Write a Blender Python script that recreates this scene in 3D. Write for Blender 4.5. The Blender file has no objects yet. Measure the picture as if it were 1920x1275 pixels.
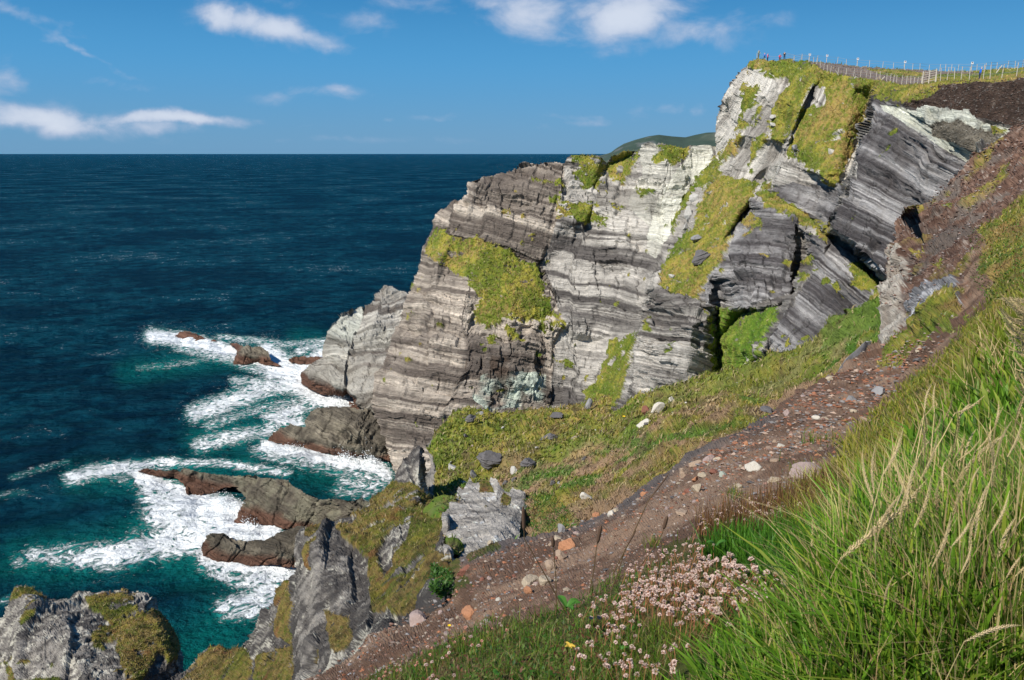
import bpy, math, random
import numpy as np
from mathutils import Vector, Matrix
from mathutils.geometry import delaunay_2d_cdt
random.seed(7); rng = np.random.default_rng(7)
scn = bpy.context.scene; COL = scn.collection
# ------------------------------------------------------------------ camera
F = 1500.0; H = 66.0; PITCH = math.radians(13.12)
CP, SP = math.cos(PITCH), math.sin(PITCH)
cam = bpy.data.cameras.new('camera'); camo = bpy.data.objects.new('camera', cam); COL.objects.link(camo)
cam.lens = 36.0*F/1920; cam.sensor_width = 36; cam.clip_end = 200000; cam.clip_start = .03
cam.dof.use_dof = True; cam.dof.focus_distance = 12; cam.dof.aperture_fstop = 16
camo.location = (0, 0, H); camo.rotation_euler = (math.pi/2-PITCH, 0, 0); scn.camera = camo

def rays(px, py):
    u = (np.asarray(px, float)-960)/F; v = (637.5-np.asarray(py, float))/F
    return u, CP+v*SP, -SP+v*CP
def t_of(px, py, d):           # d > 0: distance along +Y; d <= 0: height -d above the sea
    a, b, c = rays(px, py)
    return d/b if d > 0 else (-d-H)/c
def at(px, py, d):
    t = t_of(px, py, d); a, b, c = rays(px, py)
    return Vector((float(a*t), float(b*t), float(H+c*t)))
def project(x, y, z):
    zz = z-H; depth = y*CP-zz*SP; up = y*SP+zz*CP
    return 960+F*x/depth, 637.5-F*up/depth
# ------------------------------------------------------------------ noise
def _h(ix, iy, iz, seed):
    h = (ix.astype(np.int64)*374761393+iy.astype(np.int64)*668265263+iz.astype(np.int64)*1274126177+seed*974711) & 0xffffffff
    h = ((h ^ (h >> 13))*1274126177) & 0xffffffff
    h = ((h ^ (h >> 16))*2246822519) & 0xffffffff
    return ((h ^ (h >> 15)) & 0xffffff)/float(0xffffff)
def h1(k, seed=0): z = np.zeros_like(k); return _h(k, z, z, seed)
def h2(k, j, seed=0): return _h(k, j, np.zeros_like(k), seed)
def vn(x, y, z, seed=0):
    fx, fy, fz = np.floor(x), np.floor(y), np.floor(z)
    ux, uy, uz = x-fx, y-fy, z-fz
    ux = ux*ux*(3-2*ux); uy = uy*uy*(3-2*uy); uz = uz*uz*(3-2*uz)
    ix, iy, iz = fx.astype(np.int64), fy.astype(np.int64), fz.astype(np.int64)
    r = 0
    for a in (0, 1):
        wx = ux if a else 1-ux
        for b in (0, 1):
            wy = uy if b else 1-uy
            for c in (0, 1):
                wz = uz if c else 1-uz
                r = r+wx*wy*wz*_h(ix+a, iy+b, iz+c, seed)
    return r*2-1
def fbm(x, y, z, oct=4, seed=0, gain=.5):
    r = 0; a = 1; n = 0
    for o in range(oct):
        r = r+a*vn(x*2**o+17.3*o, y*2**o+5.1*o, z*2**o-9.7*o, seed+o); n += a; a *= gain
    return r/n
def sst(a, b, x):
    t = np.clip((x-a)/(b-a), 0, 1); return t*t*(3-2*t)
def stepv(s, seed, w=.18):     # 1D piecewise-constant random value with soft steps
    k = np.floor(s); fr = s-k; m = sst(1-w, 1, fr)
    return h1(k, seed)*(1-m)+h1(k+1, seed)*m
def blockv(s, q, seed, w=.14):
    k = np.floor(s); fr = s-k; m = sst(1-w, 1, fr); r = 0
    for dk, wk in ((0, 1-m), (1, m)):
        qq = q+h1(k+dk, seed+3)*9; j = np.floor(qq); g = qq-j; n = sst(1-w, 1, g)
        r = r+wk*(h2(k+dk, j, seed)*(1-n)+h2(k+dk, j+1, seed)*n)
    return r
def inside(poly, x, y):
    r = np.zeros(np.shape(x), bool); n = len(poly)
    for i in range(n):
        x1, y1 = poly[i][:2]; x2, y2 = poly[(i+1) % n][:2]
        if y1 == y2: continue
        c = ((y1 > y) != (y2 > y)) & (x < (x2-x1)*(y-y1)/(y2-y1)+x1)
        r ^= c
    return r
def segdist(pl, x, y):
    d = np.full(np.shape(x), 1e9)
    for (x1, y1), (x2, y2) in zip([p[:2] for p in pl[:-1]], [p[:2] for p in pl[1:]]):
        dx, dy = x2-x1, y2-y1; L = dx*dx+dy*dy+1e-9
        t = np.clip(((x-x1)*dx+(y-y1)*dy)/L, 0, 1)
        d = np.minimum(d, np.hypot(x-x1-t*dx, y-y1-t*dy))
    return d
def blur(a, k):
    for _ in range(k):
        p = np.pad(a, 1, mode='edge')
        a = (p[1:-1, 1:-1]*4+(p[:-2, 1:-1]+p[2:, 1:-1]+p[1:-1, :-2]+p[1:-1, 2:])*2+p[:-2, :-2]+p[:-2, 2:]+p[2:, :-2]+p[2:, 2:])/16
    return a
# ------------------------------------------------------------------ mesh helpers
def tag(o, label=None, cat=None, group=None, kind=None):
    if label: o['label'] = label
    if cat: o['category'] = cat
    if group: o['group'] = group
    if kind: o['kind'] = kind
    return o
def raw_mesh(name, V, faces, mat, cols=None, attrs=None, smooth=False, parent=None):
    V = np.asarray(V, np.float32); me = bpy.data.meshes.new(name)
    me.vertices.add(len(V)); me.vertices.foreach_set('co', V.ravel())
    if not isinstance(faces, list): faces = [faces]
    faces = [np.asarray(f, np.int32) for f in faces if len(f)]
    nl = sum(f.size for f in faces); npoly = sum(len(f) for f in faces)
    me.loops.add(nl); me.polygons.add(npoly)
    me.loops.foreach_set('vertex_index', np.concatenate([f.ravel() for f in faces]))
    st = []; o = 0
    for f in faces:
        st.append(o+np.arange(len(f))*f.shape[1]); o += f.size
    me.polygons.foreach_set('loop_start', np.concatenate(st).astype(np.int32))
    me.polygons.foreach_set('use_smooth', np.full(npoly, smooth))
    me.update(calc_edges=True)
    if cols is not None:
        a = me.color_attributes.new('Col', 'FLOAT_COLOR', 'POINT')
        a.data.foreach_set('color', np.concatenate([cols, np.ones((len(cols), 1))], 1).astype(np.float32).ravel())
    for k, v in (attrs or {}).items():
        a = me.attributes.new(k, 'FLOAT', 'POINT'); a.data.foreach_set('value', np.asarray(v, np.float32))
    if mat: me.materials.append(mat)
    ob = bpy.data.objects.new(name, me); COL.objects.link(ob)
    if parent: ob.parent = parent
    return ob
def empty(name, loc=(0, 0, 0), rz=0):
    o = bpy.data.objects.new(name, None); COL.objects.link(o); o.location = loc; o.rotation_euler = (0, 0, rz); o.empty_display_size = .2
    return o
# ------------------------------------------------------------------ materials
class NT:
    def __init__(s, mat): s.t = mat.node_tree; s.n = s.t.nodes; s.l = s.t.links
    def a(s, typ, **kw):
        n = s.n.new(typ)
        for k, v in kw.items():
            if k == 'i':
                for kk, vv in v.items():
                    if isinstance(vv, bpy.types.NodeSocket): s.l.new(vv, n.inputs[kk])
                    else: n.inputs[kk].default_value = vv
            else: setattr(n, k, v)
        return n
    def m(s, op, a, b=None, c=None, clamp=False):
        n = s.a('ShaderNodeMath', operation=op, use_clamp=clamp)
        for i, v in enumerate((a, b, c)):
            if v is None: continue
            if isinstance(v, bpy.types.NodeSocket): s.l.new(v, n.inputs[i])
            else: n.inputs[i].default_value = v
        return n.outputs[0]
    def mix(s, f, a, b, mode='MIX'):
        n = s.a('ShaderNodeMix', data_type='RGBA', blend_type=mode)
        for i, v in ((0, f), (6, a), (7, b)):
            if isinstance(v, bpy.types.NodeSocket): s.l.new(v, n.inputs[i])
            else: n.inputs[i].default_value = v if i == 0 else (*v, 1)[:4]
        return n.outputs[2]
    def ramp(s, x, lo, hi):
        n = s.a('ShaderNodeMapRange', interpolation_type='SMOOTHSTEP'); n.inputs[1].default_value = lo; n.inputs[2].default_value = hi
        s.l.new(x, n.inputs[0]); return n.outputs[0]
def new_mat(name, rough=.9, spec=.3):
    m = bpy.data.materials.new(name); m.use_nodes = True
    b = m.node_tree.nodes['Principled BSDF']; b.inputs['Roughness'].default_value = rough
    b.inputs['Specular IOR Level'].default_value = spec
    return m, NT(m), b
def terrain_mat(name, sc, bump, var=.35, lam=0):
    """vertex colour x fine noise; sc = detail per metre"""
    m, t, b = new_mat(name, .92, .2)
    c = t.a('ShaderNodeAttribute', attribute_name='Col').outputs['Color']
    veg = t.a('ShaderNodeAttribute', attribute_name='veg').outputs['Fac']
    pos = t.a('ShaderNodeNewGeometry').outputs['Position']
    n1 = t.a('ShaderNodeTexNoise', i={'Vector': pos, 'Scale': sc, 'Detail': 8, 'Roughness': .65}).outputs['Fac']
    n2 = t.a('ShaderNodeTexNoise', i={'Vector': pos, 'Scale': sc*3.1, 'Detail': 4, 'Roughness': .7}).outputs['Fac']
    mp = t.a('ShaderNodeMapping', i={'Vector': pos, 'Scale': (1, 1, 6)}).outputs[0]
    n3 = t.a('ShaderNodeTexNoise', i={'Vector': mp, 'Scale': sc*.5, 'Detail': 6, 'Roughness': .6}).outputs['Fac']
    v = t.m('MULTIPLY_ADD', n1, var*1.6, 1-var*.8)
    v2 = t.m('MULTIPLY_ADD', n2, var, 1-var*.5)
    vv = t.m('MULTIPLY', v, v2)
    if lam:
        bd = t.a('ShaderNodeAttribute', attribute_name='bed').outputs['Fac']; rn = t.a('ShaderNodeAttribute', attribute_name='run').outputs['Fac']
        vc = t.a('ShaderNodeCombineXYZ', i={0: t.m('MULTIPLY', bd, 2.6), 1: t.m('MULTIPLY', rn, .12), 2: 0.0}).outputs[0]
        l1 = t.a('ShaderNodeTexNoise', i={'Vector': vc, 'Scale': 1.0, 'Detail': 7, 'Roughness': .72, 'Distortion': .3}).outputs['Fac']
        l2 = t.ramp(l1, .32, .68); lk = t.m('MULTIPLY_ADD', t.ramp(t.a('ShaderNodeTexNoise', i={'Vector': pos, 'Scale': .13, 'Detail': 3}).outputs['Fac'], .42, .6), lam*.8, lam*.25)
        lm = t.m('ADD', t.m('MULTIPLY', t.m('SUBTRACT', l2, .55), lk), 1.0)
        lm = t.m('ADD', t.m('MULTIPLY', lm, t.m('SUBTRACT', 1, veg)), veg); vv = t.m('MULTIPLY', vv, lm)
    col = t.mix(1.0, c, t.a('ShaderNodeCombineColor', i={0: vv, 1: vv, 2: vv}).outputs[0], 'MULTIPLY')
    t.l.new(col, b.inputs['Base Color'])
    nv = t.a('ShaderNodeTexVoronoi', i={'Vector': pos, 'Scale': sc*.8, 'Randomness': 1.0}).outputs['Distance']
    hr = t.m('ADD', t.m('MULTIPLY', n1, 1.0), t.m('MULTIPLY', n3, 1.3))
    if lam: hr = t.m('ADD', hr, t.m('MULTIPLY', l2, 1.1))
    hg = t.m('ADD', t.m('MULTIPLY', n2, 1.6), t.m('MULTIPLY', nv, -.8))
    hh = t.m('ADD', t.m('MULTIPLY', hr, t.m('SUBTRACT', 1, veg)), t.m('MULTIPLY', hg, veg))
    bp = t.a('ShaderNodeBump', i={'Height': hh, 'Strength': .9, 'Distance': bump})
    t.l.new(bp.outputs[0], b.inputs['Normal'])
    return m
def blade_mat(name, trans=.35):
    m, t, b = new_mat(name, .55, .35)
    c = t.a('ShaderNodeAttribute', attribute_name='Col').outputs['Color']
    t.l.new(c, b.inputs['Base Color'])
    tr = t.a('ShaderNodeBsdfTranslucent', i={'Color': t.mix(1.0, c, (1.3, 1.35, .6), 'MULTIPLY')})
    mx = t.a('ShaderNodeMixShader', i={0: trans, 1: b.outputs[0], 2: tr.outputs[0]})
    t.l.new(mx.outputs[0], t.n['Material Output'].inputs[0])
    return m
def plain(name, rgb, rough=.85, sc=0, var=.3, bump=0, spec=.25):
    m, t, b = new_mat(name, rough, spec)
    if sc:
        co = t.a('ShaderNodeTexCoord').outputs['Object']
        n = t.a('ShaderNodeTexNoise', i={'Vector': co, 'Scale': sc, 'Detail': 8, 'Roughness': .7}).outputs['Fac']
        r = t.m('MULTIPLY_ADD', n, var*2, 1-var)
        t.l.new(t.mix(1.0, rgb, t.a('ShaderNodeCombineColor', i={0: r, 1: r, 2: r}).outputs[0], 'MULTIPLY'), b.inputs['Base Color'])
        if bump: t.l.new(t.a('ShaderNodeBump', i={'Height': n, 'Strength': .8, 'Distance': bump}).outputs[0], b.inputs['Normal'])
    else: b.inputs['Base Color'].default_value = (*rgb, 1)
    return m
# ------------------------------------------------------------------ relief builder
LAY = {}
def layer(name, outline, lines, step, sm, mat, disp, color, skirt=1.0, jitter=0, jscale=12):
    pts = []; idx = {}; edges = []
    def add(p):
        k = (p[0], p[1])
        if k not in idx: idx[k] = len(pts); pts.append(p)
        return idx[k]
    for ln in lines:
        ids = [add(p) for p in ln]
        if len(ln) > 1 and not (ln[0] == 'x'):
            edges += [(a, b) for a, b in zip(ids[:-1], ids[1:]) if a != b]
    inv = np.array([1.0/t_of(*p) for p in pts])
    P2 = np.array([[p[0], p[1]] for p in pts], float)
    ov, oe, of, orv, _, _ = delaunay_2d_cdt([Vector((p[0], p[1])) for p in pts], edges, [], 0, 1e-3)
    Vx = np.array([[v.x, v.y] for v in ov]); iv = np.zeros(len(ov))
    for i, o in enumerate(orv):
        if len(o): iv[i] = inv[o[0]]
        else:
            w = 1/(np.hypot(*(P2-Vx[i]).T)+1e-3)**3; iv[i] = (w*inv).sum()/w.sum()
    ol = np.array(outline, float)
    x0, y0 = ol.min(0)-step*3; x1, y1 = ol.max(0)+step*3
    gx = np.arange(x0, x1+step, step); gy = np.arange(y0, y1+step, step)
    X, Y = np.meshgrid(gx, gy)
    D = np.zeros_like(X)
    for f in of:
        a, b, c = f[:3]; A, B, C = Vx[a], Vx[b], Vx[c]
        i0 = max(0, int((min(A[0], B[0], C[0])-x0)/step)); i1 = min(len(gx), int((max(A[0], B[0], C[0])-x0)/step)+2)
        j0 = max(0, int((min(A[1], B[1], C[1])-y0)/step)); j1 = min(len(gy), int((max(A[1], B[1], C[1])-y0)/step)+2)
        if i0 >= i1 or j0 >= j1: continue
        xs, ys = X[j0:j1, i0:i1], Y[j0:j1, i0:i1]
        den = (B[1]-C[1])*(A[0]-C[0])+(C[0]-B[0])*(A[1]-C[1])
        if abs(den) < 1e-9: continue
        w0 = ((B[1]-C[1])*(xs-C[0])+(C[0]-B[0])*(ys-C[1]))/den
        w1 = ((C[1]-A[1])*(xs-C[0])+(A[0]-C[0])*(ys-C[1]))/den
        w2 = 1-w0-w1; m = (w0 > -1e-6) & (w1 > -1e-6) & (w2 > -1e-6)
        D[j0:j1, i0:i1][m] = (w0*iv[a]+w1*iv[b]+w2*iv[c])[m]
    miss = D == 0
    if miss.any():
        mx, my = X[miss], Y[miss]; num = np.zeros(len(mx)); den = np.zeros(len(mx))
        for p, v in zip(P2, inv):
            w = 1/(np.hypot(mx-p[0], my-p[1])+1)**5; num += w*v; den += w
        D[miss] = num/den
    known = inside(outline, X, Y)
    for _ in range(16):                     # carry the edge depth outwards so the rim does not curl
        kf = np.pad(known.astype(float), 1); Dp = np.pad(D*known, 1); w_ = 0; a_ = 0
        for dj, di in ((0, 1), (2, 1), (1, 0), (1, 2), (0, 0), (0, 2), (2, 0), (2, 2)):
            sl_ = (slice(dj, dj+D.shape[0]), slice(di, di+D.shape[1])); w_ = w_+kf[sl_]; a_ = a_+Dp[sl_]
        new = ~known & (w_ > 0); D = np.where(new, a_/np.maximum(w_, 1), D); known = known | new
    D = blur(D, sm)
    T = 1/D; a, b, c = rays(X, Y)
    P = np.stack([a*T, b*T, H+c*T], -1)
    def normals(P):
        dx = np.gradient(P, axis=1); dy = np.gradient(P, axis=0)
        n = np.cross(dy, dx); n /= np.linalg.norm(n, axis=-1, keepdims=True)+1e-12
        s = np.sign((n*(P-np.array([0, 0, H]))).sum(-1, keepdims=True)); return -n*np.where(s == 0, 1, s)
    N0 = normals(P)
    N = np.stack([blur(N0[..., k], 6) for k in range(3)], -1); N /= np.linalg.norm(N, axis=-1, keepdims=True)
    jx = X; jy = Y
    if jitter:
        jx = X+jitter*fbm(X/jscale, Y/jscale, 0*X+3.3, 4, 51, .6); jy = Y+jitter*fbm(X/jscale, Y/jscale, 0*X+9.1, 4, 52, .6)
    mask = inside(outline, jx, jy)
    px, py = X, Y
    cols, veg, extra = color(P, N0, px, py)
    off = disp(P, N, px, py, veg, extra)
    P = P+(off if off.ndim == 3 else N*off[..., None])
    vm = mask; ids = -np.ones(X.shape, np.int64)
    q = vm[:-1, :-1] & vm[1:, :-1] & vm[:-1, 1:] & vm[1:, 1:]
    used = np.zeros_like(vm); used[:-1, :-1] |= q; used[1:, :-1] |= q; used[:-1, 1:] |= q; used[1:, 1:] |= q
    ids[used] = np.arange(used.sum())
    fq = np.stack([ids[:-1, :-1][q], ids[1:, :-1][q], ids[1:, 1:][q], ids[:-1, 1:][q]], 1)
    V = P[used]; C = cols[used]; G = veg[used]
    lam = isinstance(extra, tuple) and len(extra) >= 2 and np.shape(extra[0]) == np.shape(px)
    zS, zQ = (extra[0][used], extra[1][used]) if lam else (0*G, 0*G)
    # skirt: boundary edges swept away from the eye so the mass has a back
    e = np.concatenate([fq[:, [0, 1]], fq[:, [1, 2]], fq[:, [2, 3]], fq[:, [3, 0]]])
    key = np.sort(e, 1); kk = key[:, 0]*(len(V)+1)+key[:, 1]
    u, inv_, cnt = np.unique(kk, return_inverse=True, return_counts=True)
    be = e[cnt[inv_] == 1]
    bv = np.unique(be); mp = -np.ones(len(V), np.int64); mp[bv] = np.arange(len(bv))
    dirh = V[bv]-np.array([0, 0, H]); dirh /= np.linalg.norm(dirh, axis=1, keepdims=True)
    allV = [V]; allC = [C]; allG = [G]; allF = [fq]; prev = bv.copy(); base = len(V)
    pm = mp
    for (o, dz) in ((.25, .05), (1, .5), (3, 2.5), (8, 9), (18, 30)):
        nv = V[bv]+dirh*o*skirt
        nid = base+np.arange(len(bv)); base += len(bv)
        allV.append(nv); allC.append(C[bv]); allG.append(G[bv])
        i0 = mp[be[:, 0]]; i1 = mp[be[:, 1]]
        allF.append(np.stack([prev[i0], nid[i0], nid[i1], prev[i1]], 1)[:, ::-1])
        prev = nid
    nb = 5; at_ = {'veg': np.concatenate(allG)}
    if lam: at_['bed'] = np.concatenate([zS]+[zS[bv]]*nb); at_['run'] = np.concatenate([zQ]+[zQ[bv]]*nb)
    ob = raw_mesh(name, np.concatenate(allV), np.concatenate(allF), mat, np.concatenate(allC), at_)
    LAY[name] = dict(x0=x0, y0=y0, step=step, P=P, N=N0, shape=X.shape, cols=cols, veg=veg, mask=mask)
    return ob
def surf(name, px, py):
    L = LAY[name]; i = np.clip(((np.asarray(py)-L['y0'])/L['step']).astype(int), 0, L['shape'][0]-1)
    j = np.clip(((np.asarray(px)-L['x0'])/L['step']).astype(int), 0, L['shape'][1]-1)
    return L['P'][i, j], L['N'][i, j], L['veg'][i, j], L['mask'][i, j]
# ------------------------------------------------------------------ colour recipes
def lerp(a, b, t): return a*(1-t[..., None])+b*t[..., None]
A3 = lambda *c: np.array(c, float)
def grass_col(P, sc, tone=0.):
    x, y, z = P[..., 0]*sc, P[..., 1]*sc, P[..., 2]*sc
    n1 = fbm(x*.12, y*.12, z*.12, 4, 11); n2 = fbm(x*.6+n1, y*.6, z*.25, 3, 12); n3 = fbm(x*2.2, y*2.2, z*1.2, 2, 13)
    n4 = fbm(x*5.1, y*5.1, z*3.1, 2, 14)
    g = lerp(A3(.150, .185, .022)+0*P, A3(.32, .285, .045), sst(-.3, .3, n2+.5*n3))
    g = lerp(g, A3(.40, .26, .095), sst(.05, .5, .8*n1+.75*n3+.4*n4+tone)*.75)
    g = lerp(g, A3(.085, .15, .014), sst(.0, .4, -.8*n1+.7*n3-.5*n4-tone)*.8)
    g = lerp(g, A3(.085, .055, .028), sst(.25, .6, n4-.3*n2+.3*n3)*.7)
    g = lerp(g, A3(.42, .36, .17), sst(.4, .65, -n4+.3*n3)*.6)
    return g
# ================================================================== MAIN HEADLAND
M_out = [(700,735),(705,700),(720,665),(735,625),(752,590),(766,545),(778,510),(792,470),(803,440),(812,428),(822,402),(835,392),(852,374),(870,362),(876,345),(890,337),(935,325),(960,318),(985,308),(1030,304),(1058,306),(1062,296),(1070,291),(1095,290),(1125,293),(1137,304),(1150,288),(1165,283),(1178,281),(1199,284),(1202,272),(1215,265),(1228,264),(1250,268),(1268,274),(1290,275),(1300,273),(1340,275),(1343,262),(1340,245),(1341,218),(1346,205),(1352,183),(1367,168),(1372,152),(1380,145),(1392,128),(1402,120),(1412,112),(1425,110),(1450,109),(1482,110),(1508,114),(1540,116),(1565,118),(1608,124),(1659,127),(1734,131),(1772,133),(1822,132),(1853,129),(1885,127),(1925,126),(2060,122),(2060,420),(1900,420),(1760,460),(1720,600),(1600,700),(1420,760),(1300,790),(1000,860),(860,930),(790,930),(748,900),(740,890),(728,850),(712,810),(700,770)]
ML = [
 # left silhouette and the shoulder just inside it
 [(876,345,206),(850,375,205),(825,400,204),(803,440,203),(792,470,201),(778,510,198),(766,545,194),(750,590,190),(730,625,187),(715,665,183),(698,700,180),(695,740,176),(708,800,170),(722,850,163),(735,892,157)],
 [(900,345,199),(868,395,196),(850,450,193),(838,500,190),(815,545,184),(800,590,178),(780,640,172),(752,690,167),(745,740,163),(755,800,158),(765,850,153),(790,900,148)],
 # crest
 [(876,345,206),(935,325,204),(985,308,205),(1058,305,203),(1070,291,201),(1125,293,201),(1150,288,200),(1200,283,199),(1228,264,198),(1290,275,197),(1340,275,196)],
 [(1140,310,204),(1115,370,194),(1095,440,190)],
 [(960,360,197),(1030,400,192),(1050,345,197),(1105,360,196),(1050,420,190),(1095,415,189)],
 [(1050,345,197),(1030,440,190),(1015,500,188),(1045,570,180),(1030,600,177)],
 # top ledge shelf (grass) on the first block
 [(815,440,199),(850,450,192),(900,462,189),(960,478,187),(1010,500,186)],
 [(820,495,189),(880,540,180),(895,600,174),(960,600,172),(1050,612,171),(1060,600,172)],
 # mid bulge
 [(865,600,172),(878,640,167),(866,690,163),(872,760,158),(880,800,155)],
 [(1020,640,171),(1028,700,167),(1035,750,164),(1030,800,160)],
 [(950,660,166),(955,700,163),(955,760,160)],
 [(1150,430,186),(1140,520,180),(1120,600,173),(1080,690,166),(1100,740,160)],
 [(1240,300,190),(1210,400,184),(1180,500,177),(1150,600,169),(1120,720,160)],
 # white slab right edge; then the gully floor starts deeper
 [(1340,275,194),(1300,345,187),(1270,400,182),(1240,452,175),(1214,520,168),(1205,585,161),(1185,650,156),(1160,720,150),(1150,800,144)],
 [(1347,290,190),(1310,350,184),(1285,395,180),(1255,460,171),(1235,505,163),(1222,545,157),(1213,590,152),(1198,650,147),(1180,720,142),(1170,800,136)],
 # gully floor of grass
 [(1345,330,176),(1330,400,168),(1300,470,158),(1280,530,150),(1270,555,148)],
 [(1425,335,168),(1400,390,160),(1350,460,152),(1325,520,146),(1308,562,143)],
 # lower pillar below the gully
 [(1225,548,151),(1270,562,146),(1308,572,142),(1328,578,140),(1335,600,140),(1338,650,139),(1335,700,138)],
 [(1320,600,137),(1298,610,134),(1292,650,133),(1285,720,131)],
 [(1215,600,148),(1240,620,143),(1235,680,140),(1225,740,136)],
 [(1343,575,145),(1345,640,143),(1345,700,140)],
 # green slope behind
 [(1343,575,145),(1400,582,137),(1465,572,130)],
 [(1345,700,136),(1400,680,126),(1432,668,118)],
 # dark slab one
 [(1440,345,162),(1405,375,155),(1385,400,153),(1350,460,149),(1330,510,145),(1308,562,141),(1330,575,137),(1390,580,130),(1440,575,126),(1480,560,123)],
 [(1412,378,153),(1440,395,145),(1490,415,138),(1500,432,135)],
 [(1420,420,146),(1400,480,139),(1395,540,133)],
 [(1492,430,136),(1488,490,131),(1482,552,126)],
 [(1498,432,140),(1494,490,137),(1488,548,133)],
 # second slab pair (lower right)
 [(1502,432,133),(1520,440,130),(1545,470,126),(1530,500,124),(1500,540,122),(1470,590,119),(1445,630,117),(1426,662,115),(1440,700,112)],
 [(1560,500,121),(1580,560,114),(1560,620,110),(1500,680,108)],
 [(1545,478,126),(1600,510,117),(1645,545,109),(1690,600,102)],
 # recess under the big slab
 [(1562,440,131),(1605,480,125),(1652,525,118)],
 [(1558,455,129),(1600,497,120),(1648,540,110)],
 [(1560,428,117),(1600,455,110),(1650,512,101),(1700,560,96)],
 # big slab
 [(1640,188,138),(1630,230,131),(1612,290,126),(1590,345,122),(1572,395,119),(1560,428,117)],
 [(1630,190,149),(1615,240,147),(1598,300,142),(1575,350,137),(1555,400,132),(1545,440,130)],
 [(1655,200,134),(1700,205,126),(1760,225,113),(1800,262,104),(1835,290,99),(1900,300,94)],
 [(1690,300,116),(1700,400,107),(1680,480,102)],
 [(1760,300,106),(1780,380,99),(1760,460,94)],
 [(1720,195,124),(1800,205,112),(1860,235,103),(1905,240,98),(2050,240,88)],
 [(1700,168,132),(1750,165,124),(1800,160,116),(1860,158,109),(1925,150,103),(2060,140,95)],
 [(1690,185,128),(1760,190,118),(1850,190,107),(1925,190,100),(2060,190,92)],
 # plateau near edge and far edge
 [(1410,114,182),(1450,111,181),(1489,114,177),(1536,129,164),(1587,142,154),(1649,151,144),(1690,160,135),(1728,160,129),(1765,153,124),(1809,150,118),(1860,149,112),(1925,141,106),(2060,132,98)],
 [(1412,112,186),(1482,110,184),(1508,114,184),(1565,118,184),(1608,124,182),(1659,127,180),(1734,131,176),(1822,132,168),(1885,127,160),(1925,126,155),(2060,122,140)],
 # upper headland, ribs and grass strips
 [(1412,112,184),(1392,130,186),(1375,150,188),(1350,190,189),(1341,220,190),(1341,250,190),(1347,290,189)],
 [(1430,130,178),(1400,170,180),(1385,230,181),(1365,265,183),(1345,330,176)],
 [(1475,140,173),(1450,170,172),(1425,235,172),(1400,280,172),(1370,310,173)],
 [(1372,268,177),(1390,250,172),(1425,260,168),(1470,240,166)],
 [(1375,320,172),(1415,330,167),(1440,310,164),(1465,290,163)],
 [(1540,150,163),(1515,190,161),(1490,240,159),(1470,290,157),(1455,330,156)],
 [(1525,160,160),(1500,210,157),(1480,260,155),(1466,300,153),(1450,345,152)],
 [(1600,165,150),(1590,230,145),(1570,300,140),(1545,335,138)],
 [(1465,305,153),(1500,318,149),(1540,345,144),(1575,350,139)],
 [(1448,350,153),(1450,375,151),(1490,395,144),(1530,420,138),(1560,425,134)],
 [(1490,350,147),(1530,380,141)],
]
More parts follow.
